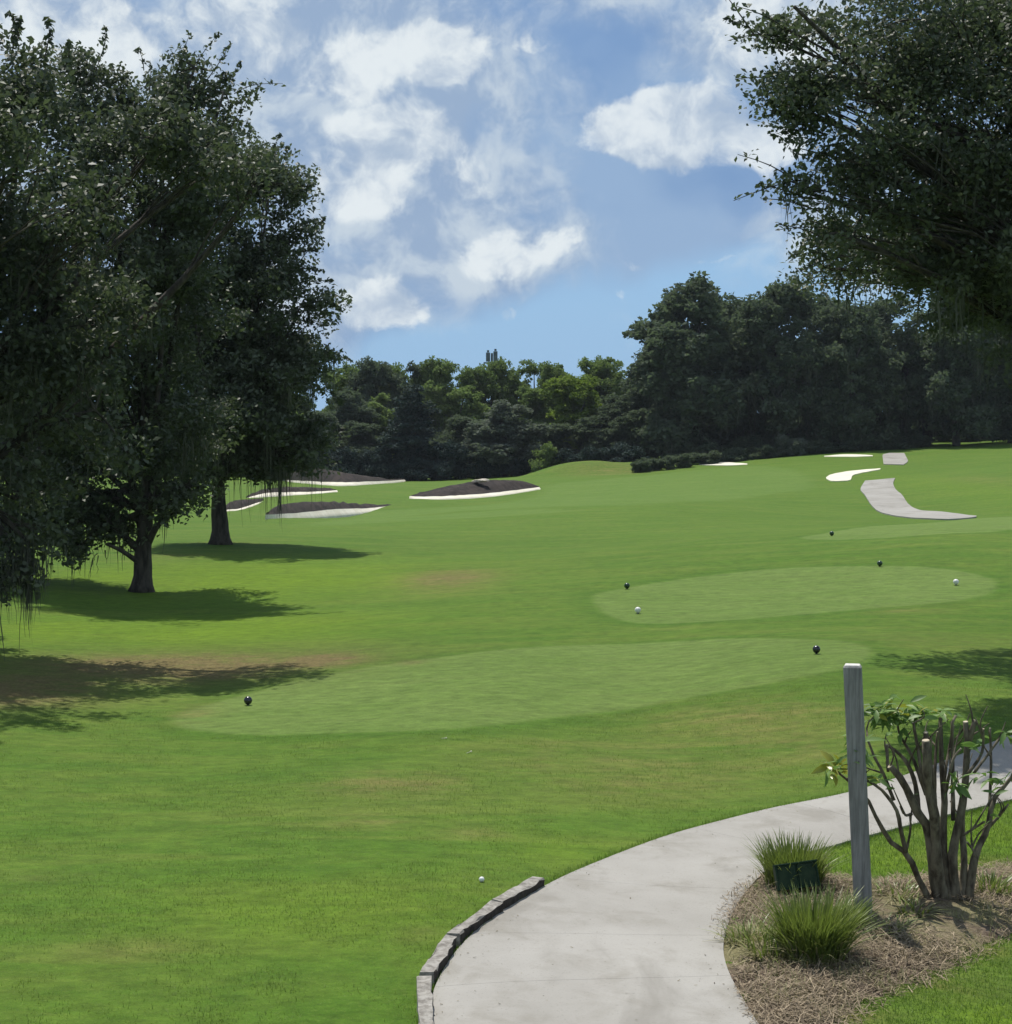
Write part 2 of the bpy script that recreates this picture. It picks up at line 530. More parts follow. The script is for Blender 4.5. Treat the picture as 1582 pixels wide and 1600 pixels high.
# ------------------------------------------------------------------ terrain
CTRL = [  # px, py, distance
    (388, 1097, 24.0), (1276, 1017, 25.5), (800, 1060, 24.6), (300, 1145, 21.6), (1000, 1130, 22.0), (1400, 1060, 23.6),
    (997, 955, 33.0), (1494, 911, 35.0), (980, 917, 36.0), (1375, 882, 38.0), (1240, 935, 34.2), (1560, 1000, 27.5),
    (1300, 835, 48.0), (1560, 825, 47.5), (1100, 850, 47.0), (1520, 808, 82.0), (1400, 800, 92.0), (1390, 785, 100.0), (1370, 755, 122.0),
    (1400, 717, 168.0), (1480, 689, 200.0), (1582, 689, 192.0), (1700, 690, 190.0), (1560, 750, 110.0),
    (1330, 745, 130.0), (1320, 712, 172.0), (1130, 725, 176.0), (1000, 742, 166.0), (860, 747, 162.0),
    (745, 779, 128.0), (515, 808, 104.0), (460, 776, 126.0), (555, 758, 150.0), (700, 752, 188.0), (560, 752, 188.0),
    (1000, 780, 90.0), (800, 800, 82.0), (650, 830, 64.0), (900, 850, 54.0),
    (345, 848, 52.0), (225, 922, 40.0), (290, 800, 88.0), (100, 900, 42.0), (100, 820, 72.0), (0, 780, 110.0), (450, 860, 50.0),
    (250, 950, 36.5), (600, 950, 35.0), (600, 1010, 29.0),
    (0, 1050, 26.5), (0, 1170, 20.0), (0, 1300, 15.6), (0, 1600, 10.5), (400, 1300, 15.6), (700, 1450, 12.4), (665, 1595, 10.7),
    (1350, 1435, 13.3), (1470, 1412, 13.7), (1300, 1290, 16.2), (1200, 1600, 10.9), (1582, 1600, 11.2), (1582, 1400, 14.2),
    (1582, 1200, 18.4), (1000, 1330, 15.2), (900, 1200, 18.8),
]


def wpt(a, Y, Z):
    return (a * (Y + 4), Y, Z)


ctrl = [tuple(at(*c)) for c in CTRL]
for Y, lst in ((5, (-.8, 0, .8)), (12, (-.9, -.5, .5, .9)), (40, (-.9, -.5, .5, .9)), (100, (-.9, -.5, .55, .9)),
               (200, (-.9, -.5, .5, .9)), (330, (-.8, -.4, -.1, .15, .45, .8)), (600, (-.8, -.3, 0, .3, .8))):
    for a in lst:
        z = 0.0 if Y < 60 else (-1.5 if a < 0.1 else .4)
        if Y >= 200 and a > .1:
            z = 1.4
        if Y >= 300:
            z -= .6
        ctrl.append(wpt(a, Y, z))
ctrl = np.array(ctrl)


def tcoord(x, y):
    yy = np.clip(y, 5, 640) + 4
    return np.stack([np.clip(x / yy, -1.1, 1.1) * 2.2, np.log(yy)], -1)


def _phi(r2):
    return 0.5 * r2 * np.log(r2 + 1e-9)


_C = tcoord(ctrl[:, 0], ctrl[:, 1])
_n = len(_C)
_K = _phi(((_C[:, None] - _C[None]) ** 2).sum(-1)) + np.eye(_n) * 0.004
_P = np.concatenate([np.ones((_n, 1)), _C], 1)
_A = np.block([[_K, _P], [_P.T, np.zeros((3, 3))]])
_w = np.linalg.solve(_A, np.concatenate([ctrl[:, 2], np.zeros(3)]))
MOUNDS = []      # x, y, rx, ry, h


def gz(x, y):
    x, y = np.atleast_1d(np.asarray(x, float)), np.atleast_1d(np.asarray(y, float))
    c = tcoord(x, y)
    out = np.empty(len(c))
    for i in range(0, len(c), 20000):
        cc = c[i:i + 20000]
        out[i:i + 20000] = _phi(((cc[:, None] - _C[None]) ** 2).sum(-1)) @ _w[:_n] + _w[_n] + cc @ _w[_n + 1:]
    for mx, my, rx, ry, h in MOUNDS:
        out += h * np.exp(-((x - mx) / rx) ** 2 - ((y - my) / ry) ** 2)
    # faint natural unevenness
    out += 0.012 * np.sin(x * 1.7 + .6 * y) * np.sin(y * 1.1 - .4 * x)
    return np.clip(out, -6, 6)


for px, py, d, rx, ry, h in [(925, 738, 176, 4.2, 3.5, 1.15), (1000, 733, 180, 4.5, 3.5, .75), (865, 743, 176, 3, 3, .5)]:
    p = at(px, py, d)
    MOUNDS.append((p[0], p[1], rx, ry, h))

_ts = np.geomspace(5, 420, 1600)


def ground(px, py):
    v = pdir(px, py)
    v = v / v[1]
    z = CZ + v[2] * _ts
    g = gz(v[0] * _ts, _ts)
    k = np.nonzero(z < g)[0]
    if len(k) == 0:
        t = 300.0
    else:
        k = max(k[0], 1)
        a0, a1 = z[k - 1] - g[k - 1], z[k] - g[k]
        t = _ts[k - 1] + (_ts[k] - _ts[k - 1]) * a0 / (a0 - a1)
    return np.array([v[0] * t, t, float(gz(v[0] * t, t)[0])])


def smooth_line(pts, n, closed=False):
    """Catmull-Rom through pts resampled to n points"""
    P = np.array(pts, float)
    m = len(P)
    res = []
    segs = m if closed else m - 1
    for i in range(segs):
        if closed:
            p0, p1, p2, p3 = P[(i - 1) % m], P[i], P[(i + 1) % m], P[(i + 2) % m]
        else:
            p0, p1, p2, p3 = P[max(i - 1, 0)], P[i], P[i + 1], P[min(i + 2, m - 1)]
        for t in np.linspace(0, 1, 12, endpoint=False):
            res.append(.5 * ((2 * p1) + (-p0 + p2) * t + (2 * p0 - 5 * p1 + 4 * p2 - p3) * t * t + (-p0 + 3 * p1 - 3 * p2 + p3) * t ** 3))
    if not closed:
        res.append(P[-1])
    else:
        res.append(P[0])
    Q = np.array(res)
    s = np.concatenate([[0], np.cumsum(np.linalg.norm(np.diff(Q, axis=0), axis=1))])
    u = np.linspace(0, s[-1], n + 1)[:-1] if closed else np.linspace(0, s[-1], n)
    return np.stack([np.interp(u, s, Q[:, k]) for k in range(Q.shape[1])], 1)


def gpoly(pix, n=64, closed=True):
    return smooth_line([ground(*p)[:2] for p in pix], n, closed)


def sdf(P, poly):
    d2 = np.full(len(P), 1e9)
    ins = np.zeros(len(P), bool)
    m = len(poly)
    for i in range(m):
        a, b2 = poly[i], poly[(i + 1) % m]
        ab = b2 - a
        ap = P - a
        t = np.clip((ap @ ab) / (ab @ ab + 1e-12), 0, 1)
        d2 = np.minimum(d2, ((ap - t[:, None] * ab) ** 2).sum(1))
        cr = (a[1] > P[:, 1]) != (b2[1] > P[:, 1])
        with np.errstate(divide='ignore', invalid='ignore'):
            xi = (b2[0] - a[0]) * (P[:, 1] - a[1]) / (b2[1] - a[1] + 1e-12) + a[0]
        ins ^= cr & (P[:, 0] < xi)
    return np.where(ins, -1, 1) * np.sqrt(d2)


TEES = [
    [(270, 1130), (300, 1108), (420, 1075), (560, 1045), (700, 1025), (900, 1008), (1100, 999), (1240, 998), (1330, 1003),
     (1365, 1018), (1335, 1042), (1220, 1065), (1080, 1090), (900, 1118), (700, 1140), (500, 1147), (340, 1146)],
    [(925, 938), (935, 927), (1000, 915), (1100, 900), (1220, 888), (1360, 884), (1470, 888), (1530, 898), (1558, 912),
     (1540, 930), (1470, 942), (1340, 953), (1200, 965), (1080, 973), (1000, 974), (950, 962)],
    [(1248, 840), (1300, 831), (1400, 820), (1500, 812), (1600, 807), (1760, 803), (1780, 815), (1600, 826), (1500, 833), (1380, 841), (1290, 844)],
]
FAIR = [(560, 812), (640, 806), (740, 797), (860, 792), (980, 790), (1100, 783), (1200, 772), (1270, 762), (1240, 735),
        (1180, 728), (1100, 733), (1020, 742), (930, 750), (860, 757), (840, 775), (760, 789), (640, 795), (560, 803)]
FAIR2 = [(500, 822), (620, 815), (760, 808), (880, 800), (880, 797), (760, 799), (620, 808), (500, 815)]


def soft(P, spots):
    out = np.zeros(len(P))
    for px, py, rx, ry, w in spots:
        c = ground(px, py)
        dx = abs(ground(px + rx, py)[0] - c[0])
        dy = abs(ground(px, py + ry)[1] - ground(px, py - ry)[1]) / 2
        out = np.maximum(out, w * np.exp(-(((P[:, 0] - c[0]) / dx) ** 2 + ((P[:, 1] - c[1]) / dy) ** 2)))
    return out


def build_ground():
    rows = [-60, -30, -14, -5, 0, 3, 5, 6.5, 7.5] + list(np.geomspace(8.3, 250, 400)) + [270, 300, 350, 430, 560, 800, 1300, 2200, 4000, 7000]
    fa = np.linspace(-.31, .31, 380)
    oa = np.array([.33, .36, .4, .46, .54, .65, .8, 1.1, 1.6, 2.4, 4.0])
    cols = np.concatenate([-oa[::-1], fa, oa])
    Y = np.repeat(np.array(rows), len(cols))
    A = np.tile(cols, len(rows))
    X = A * (np.maximum(Y, 5) + 4)
    Z = gz(X, Y)
    nr, nc = len(rows), len(cols)
    idx = np.arange(nr * nc).reshape(nr, nc)
    q = np.stack([idx[:-1, :-1], idx[:-1, 1:], idx[1:, 1:], idx[1:, :-1]], -1).reshape(-1, 4)
    me = bpy.data.meshes.new('ground')
    me.vertices.add(len(X))
    me.vertices.foreach_set('co', np.stack([X, Y, Z], 1).reshape(-1).astype(np.float32))
    me.loops.add(q.size)
    me.loops.foreach_set('vertex_index', q.reshape(-1).astype(np.int32))
    me.polygons.add(len(q))
    me.polygons.foreach_set('loop_start', np.arange(0, q.size, 4, dtype=np.int32))
    me.materials.append(M['turf'])
    me.update(calc_edges=True)
    me.polygons.foreach_set('use_smooth', np.ones(len(q), bool))
    P = np.stack([X, Y], 1)

    def put(nm, val):
        a = me.attributes.new(nm, 'FLOAT', 'POINT')
        a.data.foreach_set('value', val.astype(np.float32))
    put('tee', np.minimum.reduce([sdf(P, gpoly(t, 70)) for t in TEES]))
    put('fairway', np.minimum.reduce([sdf(P, gpoly(t, 70)) for t in (FAIR, FAIR2)]))
    put('dry', soft(P, [(700, 905, 75, 16, .9), (620, 1225, 130, 28, .75), (1180, 1120, 190, 32, .8), (560, 1285, 90, 12, .55),
                        (1000, 1190, 260, 40, .62), (740, 1300, 70, 12, .6), (200, 1480, 120, 25, .4), (60, 1370, 90, 8, .4),
                        (1000, 1230, 200, 25, .55), (1450, 1000, 140, 10, .4), (1250, 1160, 150, 30, .7), (300, 1115, 40, 14, .6),
                        (1420, 955, 60, 6, .45), (960, 735, 70, 8, .7), (1540, 750, 60, 10, .4), (660, 1460, 40, 14, .5),
                        (1450, 1540, 120, 22, .75), (1330, 1590, 60, 20, .8), (1520, 1480, 60, 20, .6), (1500, 1345, 80, 8, .8),
                        (450, 800, 30, 8, .4), (260, 870, 60, 6, .4)]))
    put('lush', soft(P, [(420, 905, 260, 36, 1.1), (330, 985, 280, 28, 1.1), (620, 905, 55, 16, 1.0), (90, 985, 130, 30, 1.0),
                         (1380, 1345, 160, 30, 1.0), (1560, 1590, 90, 30, 1.0), (500, 1420, 300, 60, .45), (180, 900, 120, 20, 1.0),
                         (1530, 1300, 90, 30, .9), (1500, 760, 120, 40, .35), (880, 1330, 120, 30, .4)]))
    put('bare', soft(P, [(490, 1033, 85, 13, 1.3), (280, 1042, 240, 24, 1.3), (30, 1075, 150, 30, 1.2), (640, 1035, 30, 6, .45), (700, 903, 65, 12, .55), (600, 1228, 80, 14, .35)]))
    o = link(bpy.data.objects.new('ground', me))
    tag(o, 'mown golf course turf rolling away to the wood', 'ground', kind='structure')
    return o


build_ground()


# ------------------------------------------------------------------ cart paths
def loft(ea, eb, n, nx, lift, s0=0.0, s1=1.0, thick=0.10, a=None, crown=0.0):
    """surface between two world edge lines (k,2), sides dropped below the turf"""
    us = np.linspace(s0, s1, n)
    k = np.linspace(0, 1, len(ea))
    A = np.stack([np.interp(us, k, ea[:, i]) for i in (0, 1)], 1)
    B = np.stack([np.interp(us, k, eb[:, i]) for i in (0, 1)], 1)
    ws = np.linspace(0, 1, nx)
    V = A[:, None] * (1 - ws[None, :, None]) + B[:, None] * ws[None, :, None]
    Z = gz(V[..., 0].ravel(), V[..., 1].ravel()).reshape(n, nx) + lift + crown * np.sin(ws * math.pi)[None]
    top = np.concatenate([V, Z[..., None]], -1)
    idx = np.arange(n * nx).reshape(n, nx)
    f = [tuple(int(t) for t in (idx[i, j], idx[i, j + 1], idx[i + 1, j + 1], idx[i + 1, j])) for i in range(n - 1) for j in range(nx - 1)]
    verts = top.reshape(-1, 3)
    ring = list(idx[0, :]) + list(idx[1:, -1]) + list(idx[-1, -2::-1]) + list(idx[-2:0:-1, 0])
    low = verts[ring] - np.array([0, 0, thick])
    base = len(verts)
    m = len(ring)
    f += [(int(ring[i]), base + i, base + (i + 1) % m, int(ring[(i + 1) % m])) for i in range(m)]
    # faces must look up
    nrm = np.cross(verts[f[0][1]] - verts[f[0][0]], verts[f[0][3]] - verts[f[0][0]])
    if nrm[2] < 0:
        f = [tuple(reversed(q)) for q in f]
    return np.concatenate([verts, low]), f


PATH_L = [(700, 1760), (668, 1640), (672, 1575), (690, 1525), (722, 1480), (778, 1430), (840, 1394), (905, 1362), (1000, 1324), (1090, 1295),
          (1200, 1267), (1330, 1240), (1420, 1212), (1500, 1182), (1600, 1146), (1700, 1118), (1800, 1095), (2050, 1045), (2400, 985), (3000, 915)]
PATH_R = [(1350, 1760), (1215, 1640), (1170, 1580), (1136, 1515), (1132, 1470), (1150, 1420), (1175, 1386), (1200, 1362), (1245, 1341), (1300, 1325),
          (1360, 1308), (1430, 1290), (1490, 1274), (1582, 1252), (1660, 1232), (1760, 1208), (1880, 1180), (2180, 1118), (2600, 1040), (3300, 952)]
eL = gpoly(PATH_L, 300, False)
eR = gpoly(PATH_R, 300, False)
path = empty('cart_path', tuple(ground(950, 1450)))
tag(path, 'pale concrete cart path curving past the mulch bed', 'path', kind='structure')
JOINTS = [((690, 1541), (1136, 1531)), ((738, 1468), (1133, 1464)), ((880, 1374), (1172, 1390)), ((1085, 1297), (1262, 1336)),
          ((1250, 1256), (1400, 1298)), ((1400, 1218), (1505, 1270)), ((1530, 1172), (1610, 1245)), ((1700, 1118), (1780, 1203)), ((1950, 1064), (2060, 1142)), ((2300, 1001), (2420, 1071)), ((2650, 952), (2850, 1004))]


def edge_param(edge, px):
    g_ = ground(*px)[:2]
    return int(np.argmin(np.linalg.norm(edge - g_, axis=1))) / (len(edge) - 1)


cuts = [(0.0, 0.0)] + [(edge_param(eL, a_), edge_param(eR, b_)) for a_, b_ in JOINTS] + [(1.0, 1.0)]
po = np.array(path.location)
gapL = .0013 / np.linalg.norm(np.diff(eL, axis=0), axis=1).sum()
gapR = .0013 / np.linalg.norm(np.diff(eR, axis=0), axis=1).sum()
kk = np.linspace(0, 1, len(eL))
for i in range(len(cuts) - 1):
    ul = np.linspace(cuts[i][0] + gapL, cuts[i + 1][0] - gapL, 40)
    ur = np.linspace(cuts[i][1] + gapR, cuts[i + 1][1] - gapR, 40)
    sl_ = np.stack([np.interp(ul, kk, eL[:, q]) for q in (0, 1)], 1)
    sr_ = np.stack([np.interp(ur, kk, eR[:, q]) for q in (0, 1)], 1)
    V, fcs = loft(sl_, sr_, 22, 12, .022, 0, 1, .14)
    mb = MB()
    mb.add(V - po, fcs)
    mb.build('slab', M['concrete'], path)


FL = [(1526, 807.5), (1480, 802), (1440, 799), (1421, 790), (1410, 775), (1400, 766), (1396, 756), (1399, 748)]
FR = [(1526, 809), (1480, 813), (1420, 810), (1380, 803), (1364, 793), (1352, 775), (1345, 765), (1352, 752)]
V, fcs = loft(gpoly(FL, 60, False), gpoly(FR, 60, False), 60, 8, .06, 0, 1, .2)
mb = MB()
mb.add(V, fcs)
tag(mb.build('cart_path', M['old_concrete']), 'grey concrete cart path winding up the far slope', 'path', kind='structure')
V, fcs = loft(gpoly([(1381, 726), (1380, 718), (1380, 711), (1390, 708.5)], 20, False), gpoly([(1412, 727), (1419, 721), (1415, 712), (1413, 708.5)], 20, False), 20, 6, .06, 0, 1, .2)
mb = MB()
mb.add(V, fcs)
tag(mb.build('cart_path', M['old_concrete']), 'short grey stretch of cart path below the wood', 'path', kind='structure')


# ------------------------------------------------------------------ mulch bed
BED = [(1215, 1358), (1290, 1372), (1365, 1382), (1450, 1374), (1540, 1360), (1640, 1348), (1760, 1350), (1740, 1420), (1620, 1450),
       (1540, 1478), (1460, 1515), (1390, 1545), (1330, 1578), (1290, 1620), (1220, 1650), (1180, 1590), (1140, 1520), (1131, 1470), (1150, 1420), (1178, 1384)]
bed_poly = gpoly(BED, 90)


def build_bed():
    lo, hi = bed_poly.min(0) - .1, bed_poly.max(0) + .1
    xs, ys = np.arange(lo[0], hi[0], .05), np.arange(lo[1], hi[1], .06)
    X, Y = np.meshgrid(xs, ys)
    P = np.stack([X.ravel(), Y.ravel()], 1)
    d = sdf(P, bed_poly)
    d = d + .07 * np.sin(P[:, 0] * 9 + P[:, 1] * 3) * np.sin(P[:, 1] * 7) + .04 * np.sin(P[:, 0] * 23) * np.sin(P[:, 1] * 19 + 1)
    up = np.clip(-d / .25, -1, 1)
    Z = gz(P[:, 0], P[:, 1]) + .006 + .045 * up + .012 * np.sin(P[:, 0] * 13 + P[:, 1] * 5) * np.sin(P[:, 1] * 11) * (up > 0)
    keep = (d < .12).reshape(X.shape)
    idx = np.arange(X.size).reshape(X.shape)
    f = []
    for i in range(X.shape[0] - 1):
        for j in range(X.shape[1] - 1):
            if keep[i, j] and keep[i + 1, j] and keep[i, j + 1] and keep[i + 1, j + 1]:
                f.append((int(idx[i, j]), int(idx[i, j + 1]), int(idx[i + 1, j + 1]), int(idx[i + 1, j])))
    mb = MB()
    mb.add(np.column_stack([P, Z]), f)
    o = mb.build('mulch_bed', M['mulch'], None, True)
    tag(o, 'bed of brown mulch and straw beside the cart path', 'mulch bed', kind='structure')


build_bed()


def bed_z(x, y):
    d = sdf(np.array([[x, y]]), bed_poly)[0]
    return float(gz(x, y)[0]) + .006 + .045 * max(-1, min(1, -d / .25))


def build_straw():
    lo, hi = bed_poly.min(0), bed_poly.max(0)
    P = rng.uniform(lo, hi, (80000, 2))
    d = sdf(P, bed_poly)
    pat = np.sin(P[:, 0] * 2.1 + 1) * np.sin(P[:, 1] * 2.6 + .5 * P[:, 0])
    P = P[(d < .03 + rng.uniform(-.14, .16, len(d))) & (rng.uniform(0, 1, len(d)) < .55 + .8 * pat)]
    n = len(P)
    d = sdf(P, bed_poly)
    Z = gz(P[:, 0], P[:, 1]) + .016 + .045 * np.clip(-d / .25, -1, 1) + rng.uniform(0, .035, n)
    an = rng.uniform(0, 2 * np.pi, n)
    L = rng.uniform(.02, .10, n) * rng.choice([1, 1, 1.7], n)
    el = rng.normal(0, .35, n)
    dirv = np.stack([np.cos(an) * np.cos(el), np.sin(an) * np.cos(el), np.sin(el)], 1) * L[:, None] / 2
    w = np.stack([-np.sin(an), np.cos(an), np.zeros(n)], 1) * rng.uniform(.001, .0035, n)[:, None]
    c = np.column_stack([P, Z])
    V = np.stack([c - dirv - w, c - dirv + w, c + dirv + w, c + dirv - w], 1)
    me = quad_mesh('pine_straw', V, M['straw'], rng.beta(1.3, 1.6, n))
    o = link(bpy.data.objects.new('pine_straw', me))
    tag(o, 'loose dry straw and clippings strewn over the mulch', 'straw', kind='stuff')


build_straw()


# ------------------------------------------------------------------ blades of grass
def blades(pos, hgt, wid, lean, az=None, seg=1):
    """pos (n,3); returns (n*seg,4,3) quads of tapering blades"""
    n = len(pos)
    if az is None:
        az = rng.uniform(0, 2 * np.pi, n)
    out = np.stack([np.cos(az), np.sin(az), np.zeros(n)], 1)
    side = np.stack([-np.sin(az), np.cos(az), np.zeros(n)], 1)
    tw = rng.uniform(-1, 1, n)[:, None]
    side = side * np.sqrt(1 - .6 * tw ** 2) + out * tw * .6
    rows = []
    for s in range(seg + 1):
        t = s / seg
        r = lean * t ** 1.7
        h = hgt * (t - .28 * lean / np.maximum(hgt, .01) * t ** 2.2)
        c = pos + out * r[:, None] + np.stack([0 * h, 0 * h, h], 1)
        ww = (wid * (1 - t ** 2.2) + .0006)[:, None]
        rows.append((c - side * ww / 2, c + side * ww / 2))
    qs = [np.stack([rows[s][0], rows[s][1], rows[s + 1][1], rows[s + 1][0]], 1) for s in range(seg)]
    return np.concatenate(qs, 0)


def turf_edge():
    """longer grass hanging over the edges of the path and bed, and the rough grass by the bed"""
    pts = []
    for edge, other in ((eL, eR), (eR, eL)):
        s = rng.uniform(0.01, .75, 20000)
        k = np.linspace(0, 1, len(edge))
        e = np.stack([np.interp(s, k, edge[:, i]) for i in (0, 1)], 1)
        o = np.stack([np.interp(s, k, other[:, i]) for i in (0, 1)], 1)
        away = (e - o) / np.linalg.norm(e - o, axis=1)[:, None]
        q = e + away * (np.abs(rng.normal(0, .05, len(s))) - .012)[:, None]
        pts.append(q)
    P = np.concatenate(pts)
    P = P[(sdf(P, bed_poly) > .05) & (P[:, 1] > 9)]
    # the lawn strips around the bed
    Q = rng.uniform((2.2, 9.5), (7.5, 18.5), (150000, 2))
    dpath = np.concatenate([eL, eR[::-1]])
    Q = Q[(sdf(Q, bed_poly) > -.03) & (sdf(Q, dpath) > .01)]
    inner = Q[(Q[:, 1] < 17.2)]
    # keep only the side of the path where the bed lies
    right = []
    for q in (inner,):
        dd = np.linalg.norm(q[:, None] - eR[None], axis=2).min(1)
        dl = np.linalg.norm(q[:, None] - eL[None], axis=2).min(1)
        right.append(q[dd < dl])
    P2 = np.concatenate(right)
    allp = np.concatenate([P, P2])
    n = len(allp)
    pos = np.column_stack([allp, gz(allp[:, 0], allp[:, 1]) - .004])
    h = np.concatenate([rng.uniform(.02, .055, len(P)), rng.uniform(.015, .050, len(P2))])
    V = blades(pos, h, rng.uniform(.003, .007, n), rng.uniform(.005, .04, n))
    me = quad_mesh('grass', V, M['turf_blade'], rng.beta(1.5, 1.5, n))
    o = link(bpy.data.objects.new('grass', me))
    tag(o, 'blades of grass fringing the path and the mulch bed', 'grass', kind='stuff')


turf_edge()


def pnoise(P, f, ph):
    x, y, z = P[:, 0] * f, P[:, 1] * f, P[:, 2] * f
    return (np.sin(x * 1.0 + 1.7 * np.sin(y * .9 + ph) + ph) * np.sin(z * 1.1 + 1.3 * np.sin(x * .8 + ph * 2)) +
            .6 * np.sin(x * 2.3 + y * 1.9 + ph * 3) * np.sin(z * 2.1 - y * 1.7 + ph))


def lawn_blades():
    """single longer blades standing proud of the mown turf near the path"""
    n0 = 190000
    Y = 9.8 + 13.5 * rng.uniform(0, 1, n0) ** 1.35
    X = rng.uniform(-.31, .31, n0) * (Y + .5)
    Q = np.stack([X, Y], 1)
    cl = pnoise(np.column_stack([Q, Q[:, 0] * 0]), 1.6, 1.35) + .7 * pnoise(np.column_stack([Q, Q[:, 1] * .3]), 5.0, 1.0)
    Q = Q[(cl + rng.normal(0, .5, n0)) > -.1]
    ring = np.concatenate([eL, eR[::-1]])
    Q = Q[(sdf(Q, ring) > .03)]
    Q = Q[sdf(Q, bed_poly) > .02]
    Q = Q[sdf(Q, gpoly(TEES[0], 60)) > .1]
    n = len(Q)
    pos = np.column_stack([Q, gz(Q[:, 0], Q[:, 1]) - .003])
    V = blades(pos, rng.uniform(.012, .034, n), rng.uniform(.003, .006, n), rng.uniform(.004, .03, n))
    me = quad_mesh('grass', V, M['lawn_blade'], rng.beta(1.2, 1.6, n))
    o = link(bpy.data.objects.new('grass', me))
    tag(o, 'short single grass blades standing up from the mown lawn', 'grass', kind='stuff')


def weeds():
    """straw coloured weeds and sprouts all over the mulch bed"""
    lo, hi = bed_poly.min(0), bed_poly.max(0)
    C = rng.uniform(lo, hi, (900, 2))
    d = sdf(C, bed_poly)
    pat = np.sin(C[:, 0] * 1.7 + .4) * np.sin(C[:, 1] * 1.9 + 2.0)
    C = C[(d < .04) & (pat + rng.normal(0, .35, len(C)) > .05)]
    idx = np.repeat(np.arange(len(C)), 16)
    P = C[idx] + rng.normal(0, .045, (len(idx), 2))
    n = len(P)
    d = sdf(P, bed_poly)
    Z = gz(P[:, 0], P[:, 1]) + .006 + .045 * np.clip(-d / .25, -1, 1)
    V = blades(np.column_stack([P, Z]), rng.uniform(.02, .10, n), rng.uniform(.003, .007, n), rng.uniform(.01, .10, n), None, 2)
    me = quad_mesh('dry_weeds', V, M['weed'], np.tile(rng.beta(1, 1, n), 2))
    o = link(bpy.data.objects.new('dry_weeds', me))
    tag(o, 'sparse straw coloured weeds sprouting through the mulch', 'weeds', kind='stuff')


def litter():
    """grass clippings and crumbs of leaf on the path, thicker along its edges"""
    n0 = 900
    u = rng.uniform(.02, .55, n0)
    w = np.where(rng.uniform(0, 1, n0) < .7, np.abs(rng.normal(0, .06, n0)), rng.uniform(0, 1, n0))
    w = np.where(rng.uniform(0, 1, n0) < .5, w, 1 - w)
    k = np.linspace(0, 1, len(eL))
    A = np.stack([np.interp(u, k, eL[:, q]) for q in (0, 1)], 1)
    B = np.stack([np.interp(u, k, eR[:, q]) for q in (0, 1)], 1)
    P = A * (1 - w[:, None]) + B * w[:, None]
    c = np.column_stack([P, gz(P[:, 0], P[:, 1]) + .027])
    an = rng.uniform(0, 2 * np.pi, n0)
    L = rng.uniform(.005, .022, n0)
    dv = np.stack([np.cos(an), np.sin(an), rng.uniform(0, .3, n0)], 1) * L[:, None] / 2
    wv = np.stack([-np.sin(an), np.cos(an), np.zeros(n0)], 1) * rng.uniform(.001, .004, n0)[:, None]
    V = np.stack([c - dv - wv, c - dv + wv, c + dv + wv, c + dv - wv], 1)
    me = quad_mesh('leaf_litter', V, M['litter'], rng.beta(1, 1.5, n0))
    o = link(bpy.data.objects.new('leaf_litter', me))
    tag(o, 'crumbs of dead leaf and clippings scattered on the cart path', 'leaf litter', kind='stuff')


lawn_blades()
weeds()
litter()


# ------------------------------------------------------------------ timber edging along the path
edging = empty('timber_edging', tuple(ground(720, 1480)))
tag(edging, 'low weathered grey edging of four short timbers along the path bend', 'edging')
eo = np.array(edging.location)
for (a, b2) in [((842, 1387), (778, 1425)), ((776, 1427), (708, 1478)), ((704, 1482), (668, 1540)), ((663, 1545), (668, 1640))]:
    A, B = ground(*a), ground(*b2)
    t = (B - A)
    ln = np.linalg.norm(t)
    t = t / ln
    s = np.array([-t[1], t[0], 0])
    s = s / np.linalg.norm(s)
    mb = MB()
    n = 9
    prof = [(-.048, -.12), (.040, -.12), (.047, .080), (.040, .090), (-.040, .089), (-.048, .080)]
    vs = []
    for i in range(n):
        c = A + t * ln * (i / (n - 1))
        for x, z in prof:
            vs.append(c - eo + s * (x + random.uniform(-.010, .010)) + np.array([0, 0, z + (random.uniform(-.016, .006) if z > 0 else 0)]))
    m = len(prof)
    fs = [(i * m + k, i * m + (k + 1) % m, (i + 1) * m + (k + 1) % m, (i + 1) * m + k) for i in range(n - 1) for k in range(m)]
    fs += [tuple(range(m - 1, -1, -1)), tuple((n - 1) * m + k for k in range(m))]
    mb.add(vs, fs)
    tb = mb.build('timber', M['timber'], edging)
    tb.data.materials.append(M['timber_shaded_side'])
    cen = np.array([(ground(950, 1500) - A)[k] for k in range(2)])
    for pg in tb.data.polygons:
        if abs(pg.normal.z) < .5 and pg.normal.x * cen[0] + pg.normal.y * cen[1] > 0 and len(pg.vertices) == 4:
            pg.material_index = 1


